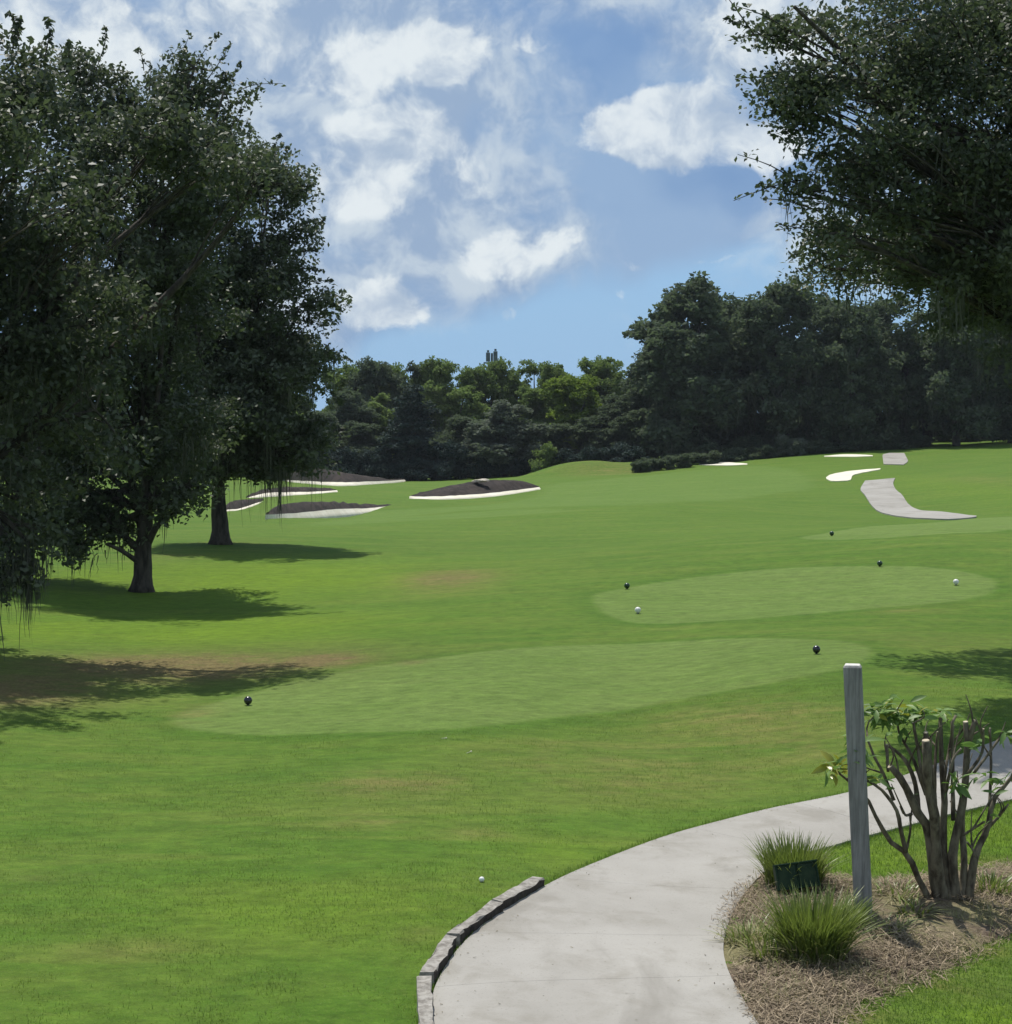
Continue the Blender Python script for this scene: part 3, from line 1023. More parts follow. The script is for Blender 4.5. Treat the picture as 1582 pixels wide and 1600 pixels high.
# ------------------------------------------------------------------ bunkers
def bunker(label, front, mid, top, d_add, group=None):
    """sand strip, dark bank rising behind it, grass back slope; curves given as pixels, set on the ground at the front"""
    n = 30
    fr = smooth_line(front, n)
    mi = smooth_line(mid, n)
    tp = smooth_line(top, n)
    c0 = ground(*np.mean(front, 0))
    root = empty('bunker', tuple(c0))
    tag(root, label, 'bunker', group)
    o = np.array(root.location)
    G = np.array([ground(*p) for p in fr])
    dd = np.polyval(np.polyfit(np.arange(n), G[:, 1], 2), np.arange(n))
    G = np.array([at(fr[i][0], fr[i][1], dd[i]) for i in range(n)])
    sand, bank, back = [], [], []
    for i in range(n):
        g = G[i]
        e = math.sin(math.pi * min(max(i / (n - 1), .0), 1)) ** .5
        d = g[1]
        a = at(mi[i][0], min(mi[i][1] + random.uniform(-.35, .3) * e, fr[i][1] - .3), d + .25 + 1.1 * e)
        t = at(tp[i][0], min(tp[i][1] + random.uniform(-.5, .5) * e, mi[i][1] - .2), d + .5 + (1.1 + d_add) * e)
        fr0 = np.array([g[0], d, g[2]])
        sand.append([fr0 - [0, .1, .25], fr0 + [0, 0, .03], (fr0 + a) / 2 + [0, 0, -.03 + .03], a])
        mids = []
        for w in (0, .2, .4, .6, .8, 1):
            q = a * (1 - w) + t * w
            q = q + np.array([0, 0, .10 * math.sin(w * math.pi) * e + random.uniform(-.09, .09) * (0 < w < 1)])
            mids.append(q)
        bank.append(mids)
        bx, by = t[0] * 1.01, t[1] + .4 + 3.5 * e
        q1 = t + np.array([0, .5 * e + .05, -.02])
        q2 = np.array([bx, by, float(gz(bx, by)[0]) - .15])
        back.append([t, q1, (q1 + q2) / 2 + [0, 0, .1], q2])
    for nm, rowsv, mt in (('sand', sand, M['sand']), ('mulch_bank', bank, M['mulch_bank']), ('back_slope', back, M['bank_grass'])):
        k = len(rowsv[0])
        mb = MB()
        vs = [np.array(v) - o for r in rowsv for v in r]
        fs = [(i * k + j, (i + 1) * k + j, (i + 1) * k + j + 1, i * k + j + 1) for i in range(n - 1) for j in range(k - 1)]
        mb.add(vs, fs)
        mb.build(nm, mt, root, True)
    return root


bunker('long bunker with the highest dark mulch bank, a pale stone on top',
       [(640, 776), (652, 781), (700, 780), (760, 777), (805, 772), (845, 764)],
       [(642, 775), (656, 776), (700, 775), (760, 771), (805, 766), (843, 761)],
       [(643, 774), (668, 767), (712, 757), (760, 750.5), (812, 751), (843, 760)], 3.0)
bunker('lens shaped bunker with wide white sand and greyish mulch, beyond the two trunks',
       [(415, 805), (424, 811), (455, 812), (510, 808), (570, 802), (615, 792)],
       [(416, 804), (432, 803.5), (470, 801), (520, 796), (575, 794), (613, 790)],
       [(417, 803), (430, 792), (462, 785), (515, 784), (570, 788.5), (612, 789)], 2.2)
bunker('narrow bunker with a thin sand strip half hidden by hanging moss',
       [(384, 779), (420, 776), (460, 774), (495, 772), (528, 768)],
       [(385, 778), (420, 770), (460, 769), (495, 768), (527, 766)],
       [(386, 776), (415, 764), (455, 761), (495, 762), (526, 765)], 2.0)
bunker('bunker with a wedge of dark mulch sloping down against the far wood',
       [(440, 752), (500, 757), (535, 759), (575, 758), (612, 755), (634, 751)],
       [(440, 750), (500, 752.5), (535, 753.5), (575, 752.5), (612, 751), (633, 749.5)],
       [(440, 742), (488, 731), (530, 737), (575, 744), (612, 749.2), (632, 749)], 2.5)
bunker('small dark bunker showing behind the far trunk',
       [(348, 799), (358, 799), (374, 797.5), (394, 791), (414, 783)],
       [(349, 797), (359, 796), (373, 795), (392, 789), (413, 782)],
       [(350, 795), (356, 787), (368, 782), (390, 780), (412, 780)], 1.6)

def flat_sand(label, a, b2):
    V, fcs = loft(gpoly(a, 24, False), gpoly(b2, 24, False), 24, 6, .05, 0, 1, .2)
    mb = MB()
    c = V.mean(0)
    mb.add(V - c, fcs)
    o = mb.build('bunker', M['sand'])
    o.location = c
    tag(o, label, 'bunker')


flat_sand('pale curved sand bunker left of the far cart path',
          [(1291, 747), (1300, 742), (1325, 737), (1350, 734.5), (1376, 732.5)], [(1292, 749), (1302, 752.5), (1328, 751), (1336, 742), (1376, 734)])
flat_sand('thin strip of sand in front of the wood beside the far path',
          [(1288, 713), (1310, 711), (1335, 710.5), (1364, 712)], [(1288, 714), (1310, 714.2), (1335, 714.3), (1364, 713.3)])
flat_sand('thin pale sand sliver at the end of the hedge',
          [(1093, 725), (1115, 723), (1140, 723), (1168, 725)], [(1093, 726.5), (1115, 727.5), (1140, 727.8), (1168, 726.5)])

# pale stone on the bank
def rock(label, px, py, d, sx, sy, sz):
    p = at(px, py, d)
    bm = bmesh.new()
    bmesh.ops.create_icosphere(bm, subdivisions=3, radius=1)
    for v in bm.verts:
        k = 1 + .22 * math.sin(v.co.x * 3.1 + 1) * math.sin(v.co.y * 4 + .4) + .12 * math.sin(v.co.z * 7 + v.co.x * 5)
        v.co = Vector((v.co.x * sx * k, v.co.y * sy * k, (v.co.z * sz + .25 * sz * v.co.x) * k))
    me = bpy.data.meshes.new('rock')
    bm.to_mesh(me)
    bm.free()
    me.materials.append(M['rock'])
    o = link(bpy.data.objects.new('rock', me))
    o.location = p
    tag(o, label, 'rock')


rock('pale flat stone lying on top of the dark mulch bank', 752, 751, 131.6, .62, .35, .12)


# ------------------------------------------------------------------ tee markers and balls
def lathe(prof, seg=20):
    vs, fs = [], []
    for r, z in prof:
        for k in range(seg):
            a = 2 * math.pi * k / seg
            vs.append((r * math.cos(a), r * math.sin(a), z))
    for i in range(len(prof) - 1):
        for k in range(seg):
            fs.append((i * seg + k, i * seg + (k + 1) % seg, (i + 1) * seg + (k + 1) % seg, (i + 1) * seg + k))
    fs.append(tuple(range(seg - 1, -1, -1)))
    fs.append(tuple((len(prof) - 1) * seg + k for k in range(seg)))
    return vs, fs


def marker(px, py, mat, label, group, r=.064):
    g = ground(px, py + 5 * 24 / max(ground(px, py)[1], 20))
    root = empty('tee_marker', tuple(g))
    tag(root, label, 'tee marker', group)
    prof = [(r * .26, .004)]
    for a in np.linspace(-70, 85, 14):
        prof.append((r * math.cos(R(a)) * (1 if a > 0 else .97), .008 + r + r * math.sin(R(a))))
    mb = MB()
    mb.add(*lathe(prof))
    mb.build('ball', M[mat], root, True)
    mb = MB()
    mb.add(*lathe([(.004, -.08), (.012, -.01), (.013, .04)], 8))
    mb.build('stake', M['steel'], root)


marker(388, 1097, 'marker_black', 'black ball tee marker at the worn end of the largest tee', None, .056)
marker(1276, 1017, 'marker_black', 'black ball tee marker on the largest tee, near the tree shadow', None, .056)
marker(997, 955, 'marker_white', 'white ball tee marker at the rounded end of the oval tee, beside a green one', None, .056)
marker(1494, 911, 'marker_white', 'white ball tee marker standing alone at the far end of the oval tee', None, .056)
marker(980, 917, 'marker_green', 'dark green ball tee marker just off the oval tee, near a white one', None, .058)
marker(1375, 882, 'marker_green', 'dark green ball tee marker at the back rim of the oval tee', None, .058)
marker(1300, 835, 'marker_green', 'dark green ball tee marker on the narrow strip tee below the far path', None, .060)

g = ground(753, 1378)
bm = bmesh.new()
bmesh.ops.create_icosphere(bm, subdivisions=3, radius=.0214)
me = bpy.data.meshes.new('golf_ball')
bm.to_mesh(me)
bm.free()
me.materials.append(M['golf_ball'])
me.polygons.foreach_set('use_smooth', np.ones(len(me.polygons), bool))
o = link(bpy.data.objects.new('golf_ball', me))
o.location = (g[0], g[1], g[2] + .02)
tag(o, 'white golf ball lying in the grass beside the path bend', 'golf ball')
for px, py, lab in ((694, 1155, 'tiny pale golf tee lying just below the rim of the largest tee'),
                    (733, 1177, 'tiny pale golf tee lying in the rough, farther from the tee rim')):
    g = ground(px, py)
    mb = MB()
    mb.add(*lathe([(.002, -.035), (.003, .02), (.009, .032), (.009, .036)], 10))
    o = mb.build('golf_tee', M['tee_wood'], None, True)
    o.location = (g[0], g[1], g[2] + .012)
    o.rotation_euler = (R(80), 0, R(60 if px < 700 else 130))
    tag(o, lab, 'golf tee')


# ------------------------------------------------------------------ post
def build_post():
    b0 = ground(1350, 1437)
    d = b0[1]
    topc = at(1332.5, 1042, d + .02)
    root = empty('wooden_post', (b0[0], b0[1], b0[2] - .05))
    tag(root, 'tall square weathered grey wooden post standing in the mulch bed', 'post')
    o = np.array(root.location)
    ax = topc - b0
    hgt = np.linalg.norm(ax)
    ax = ax / hgt
    s = .066
    bev = .010
    rot = R(-14)
    sect = []
    for sx, sy in ((1, 1), (-1, 1), (-1, -1), (1, -1)):
        for (ex, ey) in (((1, 0), (0, 1)) if sx * sy > 0 else ((0, 1), (1, 0))):
            sect.append((sx * (s - bev * ex * 0 - bev * (1 - ex)), sy * (s - bev * (1 - ey))))
    sect = [(x * math.cos(rot) - y * math.sin(rot), x * math.sin(rot) + y * math.cos(rot)) for x, y in sect]
    # order by angle
    sect.sort(key=lambda q: math.atan2(q[1], q[0]))
    n = 14
    vs = []
    for i in range(n):
        t = i / (n - 1)
        c = (b0 + ax * hgt * t) - o if t > 0 else np.array([0, 0, -.2])
        for x, y in sect:
            w = 1 + .012 * math.sin(t * 9 + x * 30)
            vs.append((c[0] + x * w, c[1] + y * w, c[2]))
    for x, y in sect:
        c = b0 + ax * (hgt + .012) - o
        vs.append((c[0] + x * .86, c[1] + y * .86, c[2]))
    k = len(sect)
    fs = [(i * k + j, i * k + (j + 1) % k, (i + 1) * k + (j + 1) % k, (i + 1) * k + j) for i in range(n) for j in range(k)]
    mb = MB()
    mb.add(vs, fs)
    mb.build('shaft', M['post'], root)
    mb = MB()
    c = b0 + ax * (hgt + .0125) - o
    mb.add([(c[0] + x * .86, c[1] + y * .86, c[2] - (.0)) for x, y in sect] + [(c[0] + x * .80, c[1] + y * .80, c[2] + .006) for x, y in sect],
           [(j, (j + 1) % k, k + (j + 1) % k, k + j) for j in range(k)] + [tuple(range(k, 2 * k))])
    mb.build('lit_top', simple('post_sunlit_top', (.50, .48, .44), (.66, .64, .60), 30, .8, .3, .004), root)  # paler than the shaft: sunlight on the post top is painted in


build_post()


# ------------------------------------------------------------------ cut back shrub
def build_shrub():
    base = ground(1470, 1412)
    D = base[1]
    root = empty('pruned_shrub', (base[0], base[1], bed_z(base[0], base[1]) - .02))
    tag(root, 'hard pruned shrub of thick bare cut stems with few leaves beside the post', 'shrub')
    o = np.array(root.location)

    def zp(zx, zy, dy):
        return at(1280 + zx * .225, 1080 + zy * .225, D + dy) - o
    S = .225 / F * D
    stems = [  # zoom points, start radius, end radius, depth lean, cut
        ([(790, 1490), (690, 1300), (620, 1140), (500, 1050), (400, 880), (330, 740), (200, 620), (110, 545)], 27, 8, -.35, 0),
        ([(605, 1120), (570, 970), (540, 830), (450, 700), (370, 640), (285, 600)], 18, 10, -.45, 0),
        ([(610, 1100), (635, 960), (632, 870)], 9, 6, -.1, 0),
        ([(830, 1480), (790, 1150), (755, 950), (690, 850), (620, 700), (555, 590), (495, 522)], 50, 24, -.15, 1),
        ([(860, 1480), (812, 1100), (800, 850), (755, 650), (748, 450), (742, 345)], 46, 31, -.30, 1),
        ([(800, 850), (775, 560), (750, 400), (742, 288)], 30, 20, .1, 1),
        ([(905, 1480), (862, 1050), (872, 750), (852, 500), (842, 185)], 38, 15, .25, 1),
        ([(950, 1480), (930, 1150), (962, 950), (1010, 700), (1028, 400), (1018, 215)], 40, 20, .05, 1),
        ([(1028, 420), (1055, 300), (1085, 205)], 24, 20, .05, 1),
        ([(990, 1460), (1010, 1200), (992, 900), (1022, 650), (1030, 560)], 30, 18, .35, 1),
        ([(1040, 1440), (1085, 1150), (1170, 950), (1210, 760), (1280, 670), (1342, 590), (1400, 520)], 35, 12, .15, 0),
        ([(1170, 950), (1240, 880), (1315, 785)], 15, 8, .2, 0),
        ([(690, 850), (670, 650), (600, 480), (485, 380)], 22, 12, .3, 1),
        ([(745, 720), (650, 460), (565, 310), (545, 225)], 17, 8, .35, 0),
        ([(932, 900), (928, 420), (925, 220), (955, 160)], 18, 11, .30, 1),
        ([(1030, 580), (1130, 430), (1142, 265)], 13, 8, -.1, 1),
        ([(1185, 800), (1195, 500), (1188, 260)], 13, 8, .4, 1),
        ([(1075, 570), (1180, 430), (1270, 310)], 12, 8, .3, 1),
        ([(805, 850), (805, 560), (822, 285)], 18, 9, .45, 1),
        ([(520, 760), (450, 580), (385, 455), (342, 345)], 15, 9, .1, 1),
        ([(650, 850), (600, 860), (565, 800)], 12, 8, -.3, 1),
        ([(1080, 1150), (1075, 1110), (1030, 1050)], 10, 6, -.2, 1),
        ([(1000, 1000), (1080, 950), (1150, 905)], 9, 6, -.25, 0),
        ([(880, 700), (930, 480), (985, 400)], 14, 9, -.2, 1),
        ([(870, 620), (900, 420), (935, 240)], 12, 9, .5, 1),
        ([(720, 640), (690, 420), (655, 220)], 16, 10, .1, 1),
        ([(480, 560), (475, 460), (472, 372)], 12, 12, .15, 1),
    ]
    ends = []
    ends_leaf = []
    for pts, r0, r1, lean, cut in stems:
        q = smooth_line(pts, 12)
        P = []
        for zx, zy in q:
            hh = (1480 - zy) / 1300
            P.append(zp(zx, zy, lean * hh + .02 * math.sin(zy * .02)))
        r0, r1 = max(r0, 10) * .95, max(r1, 8) * .92
        rad = [(r0 + (r1 - r0) * i / 11) * S * (1 + .07 * math.sin(i * 2.3 + r0)) for i in range(12)]
        mb = MB()
        mb.tube(P, rad, 9, True, .06)
        st = mb.build('stem', M['stem_bark'], root, True)
        ends.append((P, rad[-1], lean))
        if cut:
            mb = MB()
            t = P[-1] - P[-2]
            t = t / np.linalg.norm(t)
            mb.tube([P[-1] - t * .004, P[-1] + t * .006], [rad[-1] * .96, rad[-1] * .9], 9)
            mb.build('cut_end', M['cut_wood'], st)
    for e_, (P_, r_, lean_) in enumerate(ends):
        for _ in range(1 + e_ % 2):
            mb = MB()
            q0 = np.array(P_[random.randint(5, 11)])
            hh = random.uniform(.10, .30)
            q1 = q0 + np.array([random.gauss(0, .10), random.gauss(0, .10), hh])
            qm = (q0 + q1) / 2 + np.array([random.gauss(0, .025), random.gauss(0, .025), 0])
            mb.tube(smooth_line([q0, qm, q1], 6), np.linspace(.009, .0035, 6), 5, False)
            mb.build('twig', M['stem_bark'], root, True)
            if random.random() < .35:
                ends_leaf.append(q1)
    # leaf: pointed oval with a fold
    L = MB()
    rows = [(0, 0), (.18, .55), (.45, 1.0), (.75, .72), (1, 0)]
    vs, fs = [], []
    for t, w in rows:
        dz = -.35 * t * t
        vs += [(-w * .17, t, dz + .05 * w), (0, t, dz), (w * .17, t, dz + .05 * w)]
    for i in range(len(rows) - 1):
        fs += [(i * 3, i * 3 + 1, i * 3 + 4, i * 3 + 3), (i * 3 + 1, i * 3 + 2, i * 3 + 5, i * 3 + 4)]
    L.add(vs, fs, 0.5)
    meshes = []
    for k, (mt, tv) in enumerate((('shrub_leaf', .15), ('shrub_leaf', .5), ('shrub_leaf', .95), ('shrub_leaf_yellow', .6))):
        me = L.mesh('leaf', M[mt], True)
        me.attributes['tint'].data.foreach_set('value', np.full(len(me.vertices), tv, np.float32))
        meshes.append(me)
    # clusters: zoom x, y, spread x, y, count, yellow share, depth, leaf length
    cl = [(110, 530, 55, 40, 12, .65, -.35, .10), (270, 400, 45, 75, 16, .05, -.30, .11), (430, 150, 70, 50, 18, .12, .3, .10),
          (540, 190, 70, 60, 16, .12, .35, .10), (700, 165, 70, 25, 11, .1, .2, .09), (860, 150, 60, 15, 8, .1, .25, .09), (620, 130, 40, 50, 7, .1, .3, .09),
          (945, 640, 30, 25, 5, .1, -.1, .10), (1130, 590, 50, 25, 4, 0, .1, .09), (1290, 620, 60, 40, 5, 0, .15, .09),
          (500, 60, 25, 40, 4, .2, .3, .08), (1090, 400, 40, 40, 4, 0, -.1, .08), (1290, 300, 30, 20, 4, .1, .3, .08), (400, 610, 25, 15, 3, .2, -.4, .08)]
    for q1 in ends_leaf:
        for _ in range(random.randint(1, 3)):
            o2 = link(bpy.data.objects.new('leaf', meshes[random.choice((0, 1, 2))]), root)
            o2.location = q1 + np.array([random.gauss(0, .02), random.gauss(0, .02), random.gauss(0, .02)])
            sc_ = random.uniform(.06, .11)
            o2.scale = (sc_, sc_, sc_)
            o2.rotation_euler = (random.gauss(.2, .5), random.gauss(0, .5), random.uniform(0, 6.28))
    for zx, zy, sx, sy, cnt, yel, dep, ll in cl:
        for _ in range(int(cnt * 2.4)):
            p = zp(zx + random.gauss(0, sx * .55), zy + random.gauss(0, sy * .55), dep * .9 + random.gauss(0, .07))
            me = meshes[3] if random.random() < yel else meshes[random.choice((0, 1, 1, 2))]
            o2 = link(bpy.data.objects.new('leaf', me), root)
            o2.location = p
            s = ll * random.uniform(.95, 1.7)
            o2.scale = (s, s, s)
            o2.rotation_euler = (random.gauss(.1, .55), random.gauss(0, .5), random.uniform(0, 6.28))


build_shrub()


# ------------------------------------------------------------------ strappy grass clumps, dry tufts and green box
def grass_clump(px, py, nb, hgt, rad, spread, label, dry=.12, mat='blade'):
    g = ground(px, py)
    root = empty('ornamental_grass', (g[0], g[1], bed_z(g[0], g[1]) - .01))
    tag(root, label, 'grass plant')
    for nm, cnt, mt, hh in (('green_blades', int(nb * (1 - dry)), mat, hgt), ('dry_blades', int(nb * dry), 'dry_blade', hgt * .55)):
        az = rng.uniform(0, 2 * np.pi, cnt)
        r = rad * np.sqrt(rng.uniform(0, 1, cnt))
        pos = np.stack([r * np.cos(az), r * np.sin(az), np.zeros(cnt)], 1)
        az2 = az + rng.normal(0, .6, cnt)
        h = hh * rng.uniform(.6, 1.08, cnt)
        lean = spread * (r / rad * .8 + .12) * rng.uniform(.35, 1.3, cnt)
        V = blades(pos, h, rng.uniform(.009, .017, cnt), lean, az2, 6)
        me = quad_mesh(nm, V, M[mt], np.tile(rng.beta(1.4, 1.4, cnt), 6))
        o = link(bpy.data.objects.new(nm, me), root)
        o['kind'] = 'stuff'
    return root


grass_clump(1270, 1504, 1050, .48, .22, .34, 'larger bushy clump of strappy green grass at the front of the bed')
grass_clump(1240, 1392, 760, .42, .22, .28, 'smaller clump of strappy green grass behind the dark green box')
grass_clump(1335, 1458, 130, .24, .10, .2, 'low dark tuft of green grass at the foot of the post', .1)
for px, py, nb, h, lab in ((1172, 1478, 170, .20, 'low pale dry tuft beside the edge of the path'),
                           (1205, 1505, 150, .22, 'low straw coloured tuft in front of the larger grass clump'),
                           (1400, 1408, 150, .14, 'thin dry tuft between the post and the shrub'),
                           (1425, 1432, 120, .12, 'flattened dry tuft below the pruned shrub'),
                           (1548, 1402, 170, .18, 'dark scrubby tuft to the far side of the pruned shrub'),
                           (1390, 1462, 120, .12, 'pale dry tuft in the mulch in front of the post')):
    grass_clump(px, py, nb, h, .17, .22, lab, .7 if 'dark' not in lab else .25)


def build_box():
    g = ground(1247, 1404)
    D = g[1] - .10
    root = empty('framed_box', (g[0], D, bed_z(g[0], D)))
    tag(root, 'small dark green framed box tilted among the strappy grass', 'box')
    o = np.array(root.location)
    TL, TR, BR, BL = at(1213, 1351, D), at(1274, 1343, D + .03), at(1283, 1383, D - .03), at(1213, 1393, D - .05)
    ux = (TR - TL + BR - BL) / 2
    w = np.linalg.norm(ux)
    ux = ux / w
    uz = (TL - BL + TR - BR) / 2
    uz = uz - ux * (uz @ ux)
    h = np.linalg.norm(uz)
    uz = uz / h
    uy = np.cross(uz, ux)
    c = (TL + TR + BR + BL) / 4 - o

    def part(name, mt, boxes, bev=0.006):
        mb = MB()
        for (x, y, z), (sx, sy, sz) in boxes:
            mb.box((x, y, z), (sx, sy, sz))
        ob = mb.build(name, mt, root)
        me = ob.data
        for v in me.vertices:
            q = c + ux * v.co.x + uy * v.co.y + uz * v.co.z
            v.co = q
        md = ob.modifiers.new('bevel', 'BEVEL')
        md.width = bev
        md.segments = 2
        return ob
    part('housing', M['box_green'], [((0, .045, 0), (w, .07, h))])
    t = .014
    part('rim', M['box_green'], [((0, -.0, h / 2 - t / 2), (w + .012, .034, t)), ((0, -.0, -h / 2 + t / 2), (w + .012, .034, t)),
                                 ((-w / 2 + t / 2, 0, 0), (t, .030, h - 2 * t - .001)), ((w / 2 - t / 2, 0, 0), (t, .030, h - 2 * t - .001))], .003)
    part('front_panel', M['box_face'], [((-w / 4 + .004, .004, 0), (w / 2 - t - .006, .012, h - 2 * t - .003))], .002)
    part('front_panel', M['box_face'], [((w / 4 + .002, .004, 0), (w / 2 - t - .010, .012, h - 2 * t - .003))], .002)
    mb = MB()
    p0 = c + uy * .045 - uz * (h / 2 - .01)
    mb.tube([p0, (p0[0], p0[1] + .0, -.15)], [.016, .014], 8)
    mb.build('stake', M['box_green'], root)


build_box()


# ------------------------------------------------------------------ trees
def leaf_quads(C, size, nrm_bias=.35, aspect=.55):
    n = len(C)
    a = rng.normal(0, 1, (n, 3))
    a /= np.linalg.norm(a, axis=1)[:, None]
    nv = rng.normal(0, 1, (n, 3))
    nv[:, 2] = np.abs(nv[:, 2]) + nrm_bias
    nv /= np.linalg.norm(nv, axis=1)[:, None]
    u = np.cross(nv, a)
    u /= np.linalg.norm(u, axis=1)[:, None] + 1e-9
    w = np.cross(nv, u)
    L = size * rng.uniform(.65, 1.35, n)
    u = u * L[:, None] * .5
    w = w * (L * aspect)[:, None] * .5
    k = nv * (L * .10)[:, None]
    return np.stack([C - u, C - w * 1.0 + k + u * .1, C + u, C + w + k + u * .1], 1)


def crown_points(lobes, per_m3, leaf_per, clump_r, seed, blob=.7, packed=1.0):
    """leaf centres grouped in clumps, clumps grouped in boughs; returns leaves, clump centres, lobe ids, leaf to clump"""
    rs = np.random.default_rng(seed)
    CC, LID, BT = [], [], []
    for li, (c, r, dens) in enumerate(lobes):
        c, r = np.array(c), np.array(r)
        vol = 4.19 * r[0] * r[1] * r[2]
        nb = max(3, int(packed * dens * vol / (blob ** 3 * 2.2)))
        v = rs.normal(0, 1, (nb, 3))
        v /= np.linalg.norm(v, axis=1)[:, None]
        rad = rs.uniform(0.02, 1, nb) ** .38
        wob = 1 + .16 * np.sin(v[:, 0] * 5 + li) * np.sin(v[:, 2] * 6 + 2 * li)
        bc = c + v * np.maximum(r - blob * .45, r * .4) * (rad * wob)[:, None]
        nc = max(2, int(per_m3 * vol * dens / nb))
        k = rs.poisson(nc, nb) + 1
        ix = np.repeat(np.arange(nb), k)
        u = rs.normal(0, 1, (len(ix), 3))
        u /= np.linalg.norm(u, axis=1)[:, None]
        br = blob * rs.uniform(.65, 1.3, nb)
        p = bc[ix] + u * (br[ix] * rs.uniform(0, 1, len(ix)) ** .45)[:, None] * np.array([1.05, 1.05, .68])
        CC.append(p)
        BT.append(rs.beta(1.3, 1.7, nb)[ix])
        LID += [li] * len(p)
    CC = np.concatenate(CC)
    BT = np.concatenate(BT)
    n = len(CC)
    k = rs.poisson(leaf_per, n) + 2
    idx = np.repeat(np.arange(n), k)
    rr = clump_r * rs.uniform(.6, 1.4, n)
    g = rs.normal(0, 1, (len(idx), 3))
    ln = np.linalg.norm(g, axis=1)
    g *= (np.minimum(ln, 1.7) / ln)[:, None]
    off = g * np.array([.62, .62, .46]) * rr[idx][:, None]
    tint = np.clip(BT[idx] * .45 + rs.beta(1.2, 2.0, n)[idx] * .35 + rs.beta(1, 2.0, len(idx)) * .45 - .05, 0, 1)
    return CC[idx] + off, CC, np.array(LID), tint


def moss_quads(tops, length, width, seg=4, strands=1):
    """hanging tapered, ragged strands"""
    qs, ti = [], []
    n = len(tops)
    az = rng.uniform(0, np.pi, n)
    side = np.stack([np.cos(az), np.sin(az), np.zeros(n)], 1)
    sway = rng.normal(0, .05, (n, 2))
    prev = None
    for s in range(seg + 1):
        t = s / seg
        off = np.stack([sway[:, 0] * t + rng.normal(0, .012, n), sway[:, 1] * t + rng.normal(0, .012, n), -length * t], 1)
        wv = (width * (1 - .85 * t) * rng.uniform(.6, 1.2, n))[:, None] / 2
        a, b2 = tops + off - side * wv, tops + off + side * wv
        if prev is not None:
            qs.append(np.stack([prev[0], prev[1], b2, a], 1))
        prev = (a, b2)
    return np.concatenate(qs)


def limb_path(a, b2, droop, n=7, seed=0):
    a, b2 = np.array(a, float), np.array(b2, float)
    rs = np.random.default_rng(seed)
    L = np.linalg.norm(b2 - a)
    out = []
    wx, wy = rs.normal(0, .05 * L, 2)
    for i in range(n):
        t = i / (n - 1)
        p = a * (1 - t) + b2 * t
        p = p + np.array([wx * math.sin(t * 3.1), wy * math.sin(t * 4.2), droop * math.sin(t * math.pi) * L])
        out.append(p)
    return out


